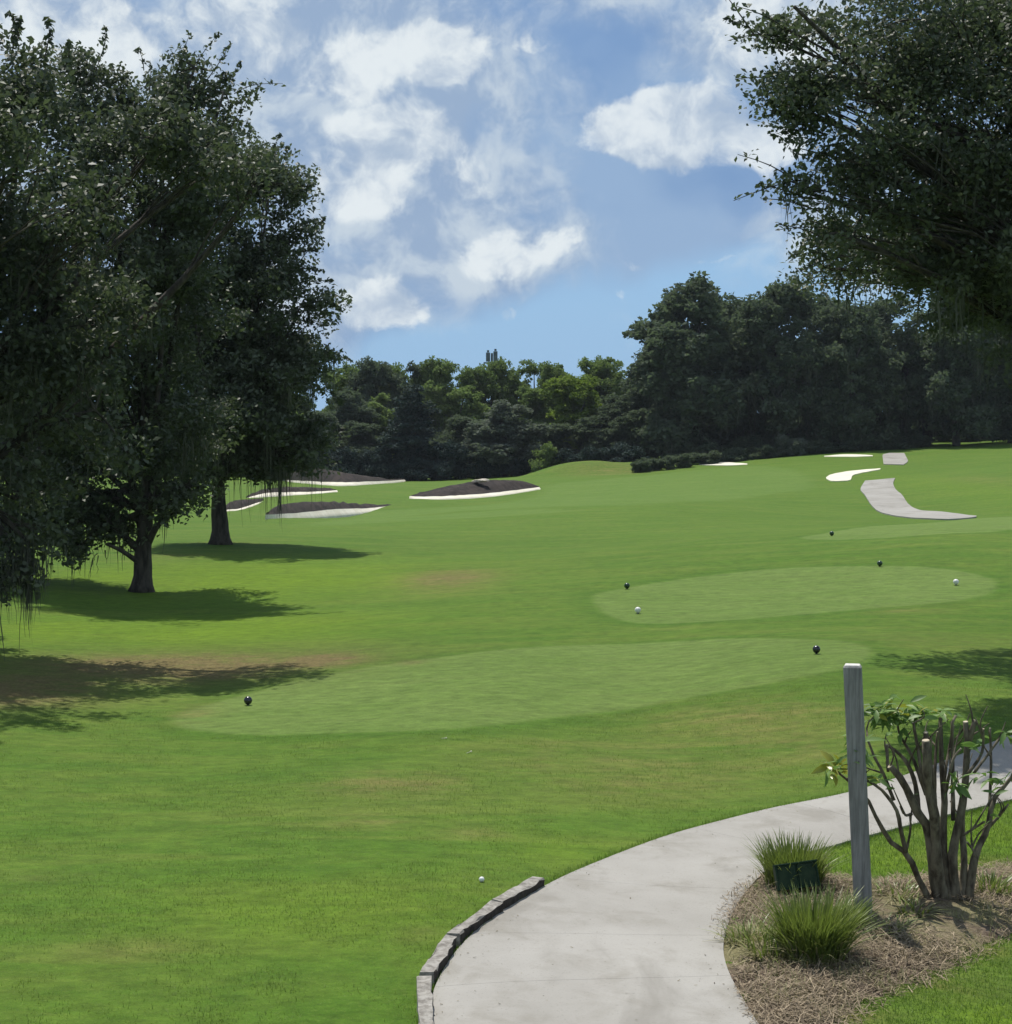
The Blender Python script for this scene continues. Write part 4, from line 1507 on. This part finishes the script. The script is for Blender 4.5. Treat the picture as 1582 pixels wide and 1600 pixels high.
def oak(name, label, base, trunk_pts, trunk_r, lobes, leaf, per_m3, leaf_per, clump_r, mat='oak_leaf', gap=1.0, blob=.62, moss=200,
        moss_len=(.4, 1.3), extra_moss=(), seed=1, sprigs=(), group=None, twigs=10, extra_limbs=()):
    """near tree: everything in world coordinates, parented to an empty at the base"""
    base = np.array(base)
    root = empty(name, tuple(base))
    tag(root, label, 'tree', group)
    LC, CC, LID, ctint = crown_points(lobes, per_m3, leaf_per, clump_r, seed, blob, gap)
    rs = np.random.default_rng(seed + 5)
    # sprigs: leafy twigs that stick out of the crown: start, end, leaves
    cen = CC.mean(0)
    sd = CC.std(0)
    rel = (CC - cen) / sd
    outer = np.nonzero(np.linalg.norm(rel, axis=1) > np.quantile(np.linalg.norm(rel, axis=1), .80))[0]
    auto = []
    for j in rs.choice(outer, 60, replace=False):
        dv = rel[j] / np.linalg.norm(rel[j]) + rs.normal(0, .35, 3)
        dv = dv / np.linalg.norm(dv)
        auto.append((CC[j] - dv * .3, CC[j] + dv * rs.uniform(.35, .85), int(rs.integers(22, 46))))
    sprigs = list(sprigs) + auto
    sp_leaf = []
    for (a, b2, cnt) in sprigs:
        pth = limb_path(a, b2, .06, 6, int(cnt))
        L = np.linalg.norm(np.array(b2) - np.array(a))
        twig = MB()
        twig.tube(np.array(pth) - base, np.linspace(.012 * max(1, L), .004, 6), 5, False)
        twig.build('twig', M['bark'], root)
        for _ in range(cnt):
            t = rs.uniform(.15, 1)
            k = min(int(t * 5), 4)
            q = pth[k] * (1 - (t * 5 - k)) + pth[k + 1] * (t * 5 - k)
            sp_leaf.append(q + rs.normal(0, .055 * (1.5 - t) * max(.6, L ** .5), 3))
    if sp_leaf:
        LC = np.concatenate([LC, np.array(sp_leaf)])
    V = leaf_quads(LC - base, leaf, .25)
    tint = np.concatenate([ctint, rs.uniform(0, .8, len(sp_leaf))])
    me = quad_mesh('crown', V, M[mat], tint)
    link(bpy.data.objects.new('crown', me), root)
    # trunk and limbs
    mb = MB()
    tp = [np.array(p) for p in trunk_pts]
    n = len(tp)
    q = smooth_line(tp, 12)
    rad = [trunk_r * (1 - .45 * i / 11) * (1 + .45 * max(0, 1 - i / 1.6)) for i in range(12)]
    mb.tube(q - base, rad, 14, True, .06)
    link_o = mb.build('trunk', M['bark'], root, True)
    tops = q[-1]
    for li, (c, r, dens) in enumerate(lobes):
        mb2 = MB()
        start = q[-1 - (li % 4)]
        pth = limb_path(start, c, .10, 8, seed * 31 + li)
        mb2.tube(np.array(pth) - base, np.linspace(trunk_r * .33, .022, 8), 8, True, .05)
        mine = CC[LID == li]
        if len(mine):
            for j in rs.choice(len(mine), min(twigs, len(mine)), replace=False):
                s = pth[rs.integers(3, 8)]
                tw = limb_path(s, mine[j], .05, 5, int(j))
                mb2.tube(np.array(tw) - base, np.linspace(.024, .006, 5), 5, False)
        mb2.build('limb', M['bark'], root, True)
    for a, b2, r0 in extra_limbs:
        mb2 = MB()
        pth = limb_path(a, b2, .06, 8, int(r0 * 1000))
        mb2.tube(np.array(pth) - base, np.linspace(r0, .03, 8), 8, True, .05)
        mb2.build('limb', M['bark'], root, True)
    # spanish moss under the lower crown
    if moss:
        zc = np.median(CC[:, 2])
        low = CC[CC[:, 2] < zc]
        tops_ = low[rs.integers(0, len(low), moss)]
        tops_ = np.repeat(tops_, 5, 0) + rs.normal(0, .09, (moss * 5, 3))
        ln = np.repeat(rs.uniform(*moss_len, moss), 5) * rs.uniform(.5, 1.1, moss * 5)
        ww = rs.uniform(.012, .05, moss * 5)
        for (p, L, wd, cnt) in extra_moss:
            t2 = np.array(p)[None] + rs.normal(0, 1, (cnt, 3)) * np.array([wd, wd, .12])
            tops_ = np.concatenate([tops_, t2])
            ln = np.concatenate([ln, L * rs.uniform(.35, 1.0, cnt)])
            ww = np.concatenate([ww, rs.uniform(.012, .04, cnt)])
        V = moss_quads(tops_ - base, ln, ww)
        nseg = len(V) // len(tops_)
        me = quad_mesh('spanish_moss', V, M['moss'], np.tile(rs.beta(1.2, 1.8, len(tops_)), nseg))
        o = link(bpy.data.objects.new('spanish_moss', me), root)
        o['kind'] = 'stuff'
    return root


def lob(px, py, d, rx, ry, rd, dens=1.0):
    k = d / F
    return (at(px, py, d), (rx * k, rd, ry * k), dens)


# nearest oak, trunk outside the picture to the left
bT1 = np.array([-9.6, 29.5, float(gz(-9.6, 29.5)[0]) - .05])
oak('oak_tree', 'largest oak, its trunk hidden, trailing dark moss over the shaded bare ground', bT1,
    [bT1, bT1 + [.1, 0, 1.6], bT1 + [.25, .1, 3.0]], .36,
    [lob(-150, 90, 30, 170, 160, 2.4), lob(35, 165, 29.5, 115, 110, 1.8), lob(-20, 360, 29, 190, 160, 2.3), lob(90, 470, 29, 130, 120, 1.7),
     lob(10, 620, 28.6, 150, 130, 1.9), lob(20, 780, 28.4, 95, 90, 1.2, .9), lob(-160, 600, 30, 170, 220, 2.6), lob(-250, 300, 31, 160, 280, 2.6),
     lob(40, 850, 28.2, 60, 50, .7, .6), lob(-120, 240, 27.5, 140, 170, 1.8, .6), lob(110, 330, 27.6, 90, 90, 1.2, .6), lob(150, 640, 28.6, 90, 100, 1.2, .8),
     lob(-330, -150, 27, 200, 150, 2.6, .8), lob(240, 230, 29.8, 80, 80, 1.5, 1.2), lob(330, 255, 30, 70, 55, 1.3, 1.1), lob(398, 285, 30, 48, 36, .9, 1.0), lob(30, 900, 28.4, 60, 45, .7, .6), lob(-230, 60, 26.5, 150, 150, 1.6, .7), lob(-30, 150, 25.8, 110, 90, 1.3, .7), lob(60, 230, 26.2, 90, 80, 1.1, .6), lob(-140, 40, 24.8, 120, 110, 1.3, .7)],
    .118, 6.0, 52, .32, gap=.62, blob=.62, moss=240, seed=3,
    extra_moss=[(at(45, 860, 28.2), 1.45, .05, 46), (at(20, 880, 28.0), .9, .10, 40), (at(65, 870, 28.3), .7, .10, 30), (at(-10, 900, 28), .8, .1, 30)],
    sprigs=[(at(30, 60, 29), at(12, 18, 29), 30), (at(70, 90, 29), at(75, 28, 29), 44), (at(100, 110, 29), at(108, 60, 29), 30), (at(20, 80, 29), at(35, 30, 29), 40), (at(40, 880, 28.2), at(60, 935, 28.2), 26)])

bT2 = ground(222, 924)
oak('oak_tree', 'oak forking low above a dark trunk, in front of the other visible trunk', bT2 - [0, 0, .06],
    [bT2 - [0, 0, .06], at(224, 870, bT2[1]), at(228, 815, bT2[1]), at(230, 770, bT2[1])], .225,
    [lob(215, 300, 40.5, 165, 150, 2.6), lob(130, 170, 41, 110, 100, 1.9), lob(250, 180, 40, 80, 80, 1.4, .8), lob(320, 240, 40.5, 70, 70, 1.4, .9),
     lob(215, 500, 40, 170, 140, 2.6), lob(200, 650, 39.8, 170, 110, 2.4),
     lob(140, 780, 39.6, 90, 60, 1.4, .8), lob(250, 740, 39.6, 70, 55, 1.2, .9), lob(310, 110, 40, 40, 35, .6, .7), lob(355, 150, 40, 26, 40, .5, .7),
     lob(60, 700, 41, 110, 120, 2.0), lob(70, 400, 42, 160, 220, 2.0, .7), lob(130, 850, 39.4, 40, 35, .7, .6), lob(280, 790, 39.5, 45, 30, .7, .7), lob(60, 800, 41.5, 110, 60, 1.6, .9), lob(185, 775, 40.2, 80, 55, 1.2, .9), lob(20, 840, 41.5, 80, 45, 1.2, .8), lob(310, 760, 39.8, 50, 40, .8, .7), lob(170, 830, 39.6, 50, 35, .8, .7), lob(90, 830, 40, 60, 60, 1.0, .8)],
    .126, 5.8, 52, .33, gap=.60, blob=.66, moss=240, seed=11,
    sprigs=[(at(300, 110, 40), at(345, 52, 40), 46), (at(150, 110, 40.5), at(165, 42, 40.5), 44), (at(355, 150, 40), at(378, 95, 40), 34), (at(225, 110, 40), at(215, 75, 40), 24),
            (at(215, 200, 40), at(235, 95, 40), 30)],
    extra_limbs=[(at(224, 865, bT2[1]), at(150, 800, bT2[1] - .4), .10), (at(230, 850, bT2[1]), at(275, 800, bT2[1] - .5), .10), (at(225, 850, bT2[1]), at(200, 740, bT2[1] + .3), .13),
                 (at(226, 885, bT2[1]), at(165, 850, bT2[1] - .6), .07)],
    extra_moss=[(at(290, 690, 39.4), 1.0, .3, 60), (at(240, 700, 39.4), .9, .4, 60), (at(145, 860, 39.3), .5, .15, 20)])

bT3 = ground(345, 850)
oak('oak_tree', 'oak with a single straight stout trunk and a trailing moss strand', bT3 - [0, 0, .06],
    [bT3 - [0, 0, .06], at(343, 800, bT3[1]), at(341, 755, bT3[1]), at(345, 720, bT3[1])], .27,
    [lob(360, 270, 53, 90, 75, 2.2), lob(425, 290, 52.5, 62, 70, 1.8), lob(350, 400, 53, 110, 90, 2.4), lob(455, 365, 52.5, 36, 40, 1.0, .9), lob(410, 440, 52.5, 95, 85, 2.2), lob(470, 480, 52, 55, 50, 1.4), lob(440, 560, 52, 95, 90, 2.4), lob(350, 590, 52, 120, 110, 2.6),
     lob(405, 665, 51.5, 100, 75, 2.2), lob(300, 700, 51.5, 100, 70, 2.2), lob(495, 590, 52, 42, 60, 1.2, .9), lob(470, 680, 51.4, 50, 50, 1.2, .8),
     lob(360, 740, 51.2, 60, 40, 1.2, .8), lob(300, 480, 53, 110, 140, 2.4), lob(260, 770, 51.4, 50, 35, 1.0, .7), lob(430, 710, 51.2, 40, 30, .8, .7), lob(455, 715, 50.8, 36, 30, .8, .8), lob(485, 700, 50.8, 26, 30, .7, .8)],
    .150, 4.2, 56, .40, gap=.62, blob=.8, moss=260, seed=23, moss_len=(.5, 1.8),
    sprigs=[(at(425, 250, 52.5), at(440, 208, 52.5), 40), (at(460, 310, 52.5), at(492, 288, 52.5), 40), (at(455, 360, 52.5), at(497, 345, 52.5), 40), (at(455, 400, 52.5), at(497, 390, 52.5), 44), (at(390, 220, 52.5), at(385, 185, 52.5), 30),
            (at(500, 470, 52), at(537, 488, 52), 44), (at(490, 440, 52), at(520, 440, 52), 30), (at(500, 560, 52), at(545, 560, 52), 40), (at(470, 420, 52), at(505, 425, 52), 30),
            (at(510, 610, 52), at(540, 600, 52), 30), (at(470, 700, 51.4), at(480, 735, 51.4), 30)],
    extra_moss=[(at(440, 735, 50.6), 1.15, .14, 60), (at(437, 760, 50.6), 1.15, .025, 16), (at(400, 700, 51), 1.1, .5, 90), (at(475, 690, 51), .9, .25, 60), (at(330, 720, 51), .9, .4, 70)])

# near oak on the right, trunk outside the picture
bTR = np.array([10.6, 25.2, float(gz(10.6, 25.2)[0]) - .05])
oak('oak_tree', 'oak overhanging from beyond the cart path, its trunk out of view, twigs against the sky', bTR,
    [bTR, bTR + [-.1, 0, 1.8], bTR + [-.3, .0, 3.4]], .34,
    [lob(1440, 40, 23.5, 200, 150, 1.9), lob(1300, 110, 22.5, 110, 100, 1.2), lob(1330, 220, 22.5, 110, 90, 1.2), lob(1470, 230, 23.5, 160, 150, 1.9),
     lob(1370, 320, 23, 125, 75, 1.2), lob(1480, 390, 23.5, 130, 95, 1.5), lob(1580, 440, 23.5, 90, 110, 1.5), lob(1620, 180, 24, 200, 240, 2.4),
     lob(1225, 40, 22.5, 50, 60, .6, .55), lob(1245, 150, 22.3, 40, 50, .5, .6), lob(1270, 300, 22.2, 55, 40, .6, .45), lob(1300, 370, 22.4, 60, 40, .6, .42),
     lob(1700, 430, 24.5, 160, 160, 2.2), lob(1780, 120, 25.5, 240, 260, 3.0, .7), lob(1560, 20, 27, 220, 200, 2.2, .6), lob(1420, 440, 24, 60, 40, .8, .7),
     lob(1540, 350, 27, 180, 130, 2.0, .6), lob(1590, 560, 23.8, 50, 60, .8, .7),
     lob(1345, 385, 27.4, 75, 50, 1.3, 1.35), lob(1430, 395, 27.6, 95, 60, 1.5, 1.35), lob(1285, 420, 27.2, 40, 26, 1.0, 2.0), lob(1520, 460, 27, 100, 60, 1.6, 2.0), lob(1590, 330, 26.5, 110, 110, 1.6, 1.0), lob(1480, 330, 28.5, 130, 90, 1.4, 1.0)],
    .082, 8.6, 66, .28, gap=.58, blob=.50, moss=130, seed=41, moss_len=(.3, .9),
    sprigs=[(at(1230, 80, 22.5), at(1135, 28, 22.5), 60), (at(1180, 55, 22.5), at(1132, -10, 22.5), 16), (at(1260, 300, 22.2), at(1152, 242, 22.2), 30),
            (at(1260, 310, 22.2), at(1185, 290, 22.2), 40), (at(1280, 330, 22.2), at(1190, 310, 22.2), 22), (at(1300, 380, 22.3), at(1215, 350, 22.3), 34), (at(1320, 400, 22.3), at(1235, 400, 22.3), 36),
            (at(1330, 400, 22.3), at(1250, 425, 22.3), 40), (at(1260, 170, 22.3), at(1200, 160, 22.3), 40), (at(1290, 210, 22.3), at(1225, 205, 22.3), 44), (at(1310, 240, 22.3), at(1275, 245, 22.3), 40),
            (at(1250, 60, 22.5), at(1195, 20, 22.5), 40), (at(1360, 400, 22.5), at(1330, 440, 22.5), 40), (at(1280, 110, 22.3), at(1190, 120, 22.3), 44)],
    extra_limbs=[(bTR + [-.3, 0, 3.2], at(1450, 380, 23.4), .07), (bTR + [-.3, 0, 3.4], at(1330, 250, 22.8), .07)])


# ------------------------------------------------------------------ the far wood
def far_variant(kind, seed):
    """a tree about 1 high and 1 wide in mesh units scaled by the copy: returns (crown mesh data arrays)"""
    rs = np.random.default_rng(seed)
    lobes = []
    if kind == 'dome':
        for k in range(17):
            a = rs.uniform(0, 2 * np.pi)
            z = rs.uniform(1.4, 15)
            w = 5.6 * math.sqrt(max(.12, 1 - ((z - 7.5) / 9.5) ** 2))
            r = w * rs.uniform(.35, .75)
            lobes.append(((r * math.cos(a), r * math.sin(a), z), (w * rs.uniform(.38, .55),) * 2 + (rs.uniform(1.6, 2.6),), 1.0))
        lobes.append(((0, 0, 9), (4.2, 4.2, 5.5), .5))
        lobes.append(((0, 0, 15.0), (2.2, 2.2, 1.8), 1.0))
    elif kind == 'cone':
        for k in range(14):
            z = 1.5 + 14.5 * (k / 13)
            w = 4.6 * (1 - (k / 13) ** 1.4) + .7
            a = rs.uniform(0, 2 * np.pi)
            lobes.append(((w * .3 * math.cos(a), w * .3 * math.sin(a), z), (w * .8, w * .8, 1.5), 1.0))
    elif kind == 'tall':
        for k in range(15):
            a = rs.uniform(0, 2 * np.pi)
            z = rs.uniform(3, 16)
            r = rs.uniform(.5, 3.6)
            lobes.append(((r * math.cos(a), r * math.sin(a), z), (rs.uniform(1.3, 2.2),) * 2 + (rs.uniform(1.0, 1.7),), 1.0))
        lobes.append(((0, 0, 8), (3.0, 3.0, 5.5), .5))
    else:  # bush
        for k in range(9):
            a = rs.uniform(0, 2 * np.pi)
            r = rs.uniform(0, 3.2)
            lobes.append(((r * math.cos(a), r * math.sin(a), rs.uniform(1.2, 4.2)), (1.9, 1.9, 1.3), 1.1))
    LC, CC, LID, tint = crown_points(lobes, .95, 36, .62, seed, 1.25 if kind != 'bush' else .9, 1.25)
    keep = LC[:, 2] > .1
    LC, tint = LC[keep], tint[keep]
    V = leaf_quads(LC, .44, .3, .62)
    cm = quad_mesh('crown', V, M['far_oak'], tint)
    mb = MB()
    mb.tube(smooth_line([(0, 0, -.6), (.1, 0, 2), (.25, .1, 5), (0, 0, 9)], 8), np.linspace(.48, .16, 8), 8, True, .06)
    for k in range(6):
        c = lobes[k % len(lobes)][0]
        if c[2] > 3:
            mb.tube(limb_path((.1, 0, 2.2 + k * .5), c, .08, 6, k), np.linspace(.24, .06, 6), 6, False)
    tm = mb.mesh('trunk', M['far_bark'], True)
    if kind == 'bush':
        for v in tm.vertices:
            v.co = (v.co.x * .4, v.co.y * .4, v.co.z * .3)
    mm = None
    if kind in ('dome', 'tall'):
        low = CC[(CC[:, 2] < 9)]
        tops = np.repeat(low[rs.integers(0, len(low), 150)], 4, 0) + rs.normal(0, .25, (600, 3))
        V = moss_quads(tops, rs.uniform(.8, 3.0, 600), rs.uniform(.05, .16, 600), 3)
        V = V[(V[:, :, 2].min(1) > .3)]
        mm = quad_mesh('spanish_moss', V, M['moss'], rs.beta(1.2, 2.2, len(V)))
    return cm, tm, mm


VAR = {('dome', i): far_variant('dome', 100 + i) for i in range(3)}
VAR.update({('tall', i): far_variant('tall', 200 + i) for i in range(3)})
VAR.update({('cone', 0): far_variant('cone', 300)})
VAR.update({('bush', i): far_variant('bush', 400 + i) for i in range(2)})
HGT = {'dome': 16.6, 'tall': 17.2, 'cone': 16.8, 'bush': 5.3}
WID = {'dome': 6.2, 'tall': 5.2, 'cone': 4.6, 'bush': 4.6}


def far_tree(kind, var, px, top, half, d, mat, label, group, name=None, base=None, rot=None):
    cm, tm, mm = VAR[(kind, var)]
    X = (px - W / 2) / F * d
    Z = float(gz(X, d)[0]) - .1
    tz = at(px, top, d)[2]
    sz = max(1.5, tz - Z) / HGT[kind]
    sx = half / F * d / WID[kind]
    root = empty(name or ('bush' if kind == 'bush' else 'tree'), (X, d, Z))
    root.rotation_euler = (0, 0, random.uniform(0, 6.28) if rot is None else rot)
    root.scale = (sx, sx, sz)
    tag(root, label, 'bush' if kind == 'bush' else 'tree', group)
    for nm, me in (('crown', cm), ('trunk', tm), ('spanish_moss', mm)):
        if me is None:
            continue
        o = link(bpy.data.objects.new(nm, me), root)
        if nm == 'crown':
            o.material_slots[0].link = 'OBJECT'
            o.material_slots[0].material = M[mat]
        if nm == 'spanish_moss':
            o['kind'] = 'stuff'
    return root


GR = 'oaks of the tall wood on the slope'
LR = 'dark moss hung oak in the tall wood above the far cart path'
far_tree('dome', 0, 1082, 440, 122, 190, 'far_oak', 'rounded dome shaped dark oak standing at the open end of the tall wood', None)
far_tree('dome', 1, 1228, 440, 98, 189, 'far_oak', 'brownish moss hung oak beside the rounded dome shaped one', None)
for px, top, half, d, k, v, mt in [(1330, 468, 82, 186, 'dome', 2, 'far_oak'), (1412, 455, 84, 190, 'tall', 0, 'far_oak'), (1495, 440, 90, 185, 'dome', 0, 'far_oak'),
                                   (1580, 470, 95, 188, 'dome', 1, 'far_oak'), (1680, 455, 100, 190, 'dome', 2, 'far_oak'), (1790, 460, 110, 188, 'dome', 0, 'far_oak'),
                                   (1155, 458, 92, 197, 'dome', 2, 'far_oak'), (1282, 462, 92, 198, 'dome', 0, 'far_oak'), (1370, 475, 90, 204, 'dome', 1, 'far_oak'), (1450, 470, 90, 203, 'tall', 1, 'far_oak'),
                                   (1540, 470, 90, 205, 'tall', 2, 'far_oak'), (1640, 470, 90, 204, 'dome', 0, 'far_oak'), (1740, 470, 90, 205, 'tall', 0, 'far_oak'), (1040, 520, 80, 202, 'dome', 2, 'far_oak'),
                                   (1880, 460, 110, 195, 'dome', 1, 'far_oak'), (1990, 460, 110, 195, 'dome', 2, 'far_oak')]:
    lab_ = {1330: 'dark oak overlapping the brownish one, at the thin strip of sand', 1412: 'moss hung oak behind the short far stretch of cart path'}.get(px)
    far_tree(k, v, px, top, half, d, mt, lab_ or LR, None if lab_ else GR)

GC = 'trees of the lower wood behind the bunkers'
LCN = 'green tree in the lower wood behind the bunkers'
WOOD = {640: 'dark topped tree rising directly behind the dark cone shaped tree', 782: 'green tree standing in front of the antenna mast',
        912: 'green tree rising directly behind the bright yellow green tree', 1020: 'green tree next to the rounded dome shaped oak',
        720: 'low dark tree between the cone shaped tree and the greyish tree', 930: 'low dark tree standing below the bright yellow green tree'}
for px, top, half, d, k, v, mt in [(470, 575, 60, 214, 'tall', 0, 'far_green'), (525, 572, 58, 216, 'tall', 1, 'far_green'), (580, 562, 58, 214, 'dome', 1, 'far_oak'), (640, 553, 52, 216, 'tall', 2, 'far_oak'),
                                   (700, 558, 55, 215, 'tall', 0, 'far_green'), (752, 568, 50, 214, 'dome', 2, 'far_green'), (782, 562, 42, 216, 'dome', 1, 'far_green'), (668, 564, 46, 218, 'dome', 0, 'far_green'), (940, 560, 46, 219, 'dome', 1, 'far_green'), (615, 566, 46, 219, 'dome', 2, 'far_green'), (552, 572, 46, 219, 'dome', 0, 'far_green'), (815, 560, 52, 217, 'tall', 1, 'far_green'), (690, 566, 48, 219, 'dome', 1, 'far_green'), (868, 566, 46, 219, 'dome', 2, 'far_green'), (860, 572, 50, 213, 'dome', 0, 'far_green'),
                                   (912, 548, 55, 217, 'tall', 2, 'far_green'), (968, 556, 52, 214, 'tall', 0, 'far_green'), (1020, 540, 55, 210, 'tall', 1, 'far_green'),
                                   (545, 610, 60, 204, 'dome', 0, 'far_oak'), (735, 600, 55, 206, 'tall', 1, 'far_green'), (600, 605, 60, 207, 'tall', 2, 'far_green'), (830, 605, 55, 208, 'dome', 1, 'far_green'), (965, 615, 55, 200, 'dome', 2, 'far_oak'),
                                   (500, 640, 60, 198, 'dome', 2, 'far_oak'), (720, 650, 50, 198, 'dome', 1, 'far_oak'), (1000, 640, 50, 194, 'dome', 1, 'far_oak'), (870, 660, 50, 198, 'dome', 2, 'far_oak'), (930, 650, 55, 197, 'dome', 0, 'far_oak'),
                                   (560, 660, 55, 196, 'dome', 1, 'far_oak')]:
    far_tree(k, v, px, top, half, d, mt, WOOD.get(px, LCN), None if px in WOOD else GC)
far_tree('cone', 0, 648, 598, 60, 193, 'far_blue', 'very dark cone shaped tree standing in front of the lower wood', None)
far_tree('dome', 0, 790, 630, 80, 193, 'far_grey', 'greyish round tree in front of the lower wood, behind the longest bunker', None)
far_tree('dome', 2, 900, 584, 68, 203, 'far_yellow', 'bright yellow green tree standing out in the lower wood', None)
far_tree('bush', 0, 848, 692, 34, 189, 'far_green', 'light green bush at the foot of the wood beside the grassy mound', None)

GL = 'trees far behind the oaks'
for px, top, half, d, k, v in [(400, 585, 65, 205, 'dome', 0), (330, 580, 70, 208, 'tall', 1), (250, 590, 70, 204, 'dome', 2), (170, 585, 70, 206, 'tall', 2), (90, 590, 75, 204, 'dome', 1),
                               (0, 580, 80, 206, 'dome', 0), (-100, 590, 85, 204, 'tall', 0), (-210, 585, 90, 206, 'dome', 2), (440, 640, 60, 190, 'dome', 1), (-320, 585, 95, 204, 'dome', 1)]:
    far_tree(k, v, px, top, half, d, 'far_green', 'distant green tree seen under and behind the mossy oaks', GL)

# low hedge and bushes along the foot of the tall wood
GB = 'low dark bushes along the foot of the tall wood'
for px, top, half, d in [(1000, 727, 22, 171), (1030, 722, 26, 173), (1068, 719, 28, 175), (1105, 716, 28, 178), (1145, 711, 30, 180), (1190, 705, 30, 181), (1240, 700, 34, 182), (1290, 697, 34, 183),
                         (1340, 692, 34, 184), (1390, 686, 34, 184), (1440, 684, 30, 186), (1120, 690, 40, 184), (1060, 690, 40, 185), (1180, 680, 40, 186), (1330, 670, 40, 188), (1420, 670, 36, 190), (1270, 675, 40, 188), (1500, 670, 40, 196), (1570, 670, 40, 198), (1640, 670, 40, 198)]:
    far_tree('bush', random.randint(0, 1), px, top, half, d, 'far_oak', 'low dark bush along the foot of the tall wood', GB)
far_tree('bush', 1, 1238, 678, 26, 181, 'far_grey', 'pale grey green bush between the trunks of the tall wood', None)
GB3 = 'tall undergrowth deep in the wood'
for q, px in enumerate(range(960, 1960, 46)):
    far_tree('bush', q % 2, px, 618 + (q * 37) % 40, 44, 207 + (q * 7) % 9, 'far_oak', 'tall dark undergrowth bush deep between the trunks of the wood', GB3)
for q, px in enumerate(range(-300, 980, 46)):
    far_tree('bush', q % 2, px, 650 + (q * 37) % 36, 44, 205 + (q * 7) % 9, 'far_oak', 'tall dark undergrowth bush deep between the trunks of the wood', GB3)
GB2 = 'undergrowth bushes at the foot of the lower wood'
for px, top, half, d in [(470, 690, 45, 188), (530, 700, 40, 190), (590, 700, 40, 191), (690, 690, 40, 191), (745, 695, 40, 191), (800, 705, 40, 191), (900, 700, 40, 188), (950, 690, 40, 186), (985, 695, 40, 184), (640, 715, 40, 190),
                         (410, 690, 45, 188), (340, 690, 45, 188), (270, 690, 45, 188), (200, 690, 45, 188), (130, 690, 45, 188), (60, 690, 45, 188), (-10, 690, 45, 188)]:
    far_tree('bush', random.randint(0, 1), px, top, half, d, 'far_blue', 'dark undergrowth bush at the foot of the lower wood', GB2)


# ------------------------------------------------------------------ antenna mast beyond the wood
def build_mast():
    d = 330.0
    p = at(769, 562, d)
    zb = float(gz(p[0], d)[0])
    root = empty('antenna_mast', (p[0], d, zb))
    tag(root, 'mast with two dark antenna panels peeping over the lower wood', 'mast')
    k = d / F
    mb = MB()
    mb.tube([(0, 0, -.5), (0, 0, p[2] - zb + 1.2)], [.35, .2], 8)
    mb.build('pole', M['antenna'], root)
    for dx, h0, h1 in ((-6, 551, 565), (5.5, 549, 566)):
        mb = MB()
        zt, zl = at(769, h0, d)[2] - zb, at(769, h1, d)[2] - zb
        mb.box((dx * k, 0, (zt + zl) / 2), (6.5 * k, .5, zt - zl))
        mb.box((dx * k, .1, zt + .25), (3.5 * k, .3, .4))
        mb.build('antenna_panel', M['antenna'], root)
    mb = MB()
    mb.box((0, 0, at(769, 567, d)[2] - zb), (26 * k, .6, .25))
    mb.build('crossbar', M['antenna'], root)


build_mast()


# ------------------------------------------------------------------ summer haze
def build_haze():
    mb = MB()
    mb.box((0, 150, 15), (1400, 760, 46))
    m = bpy.data.materials.new('haze')
    m.use_nodes = True
    nt = m.node_tree
    nt.nodes.clear()
    b = NB(nt)
    out = b.n('ShaderNodeOutputMaterial')
    pv = b.n('ShaderNodeVolumePrincipled')
    pv.inputs['Color'].default_value = (.80, .89, 1.0, 1)
    pv.inputs['Density'].default_value = 0.00010
    pv.inputs['Anisotropy'].default_value = 0.2
    b.link(pv.outputs[0], out.inputs['Volume'])
    o = mb.build('haze', m)
    tag(o, 'thin summer haze over the course', 'haze', kind='stuff')


build_haze()
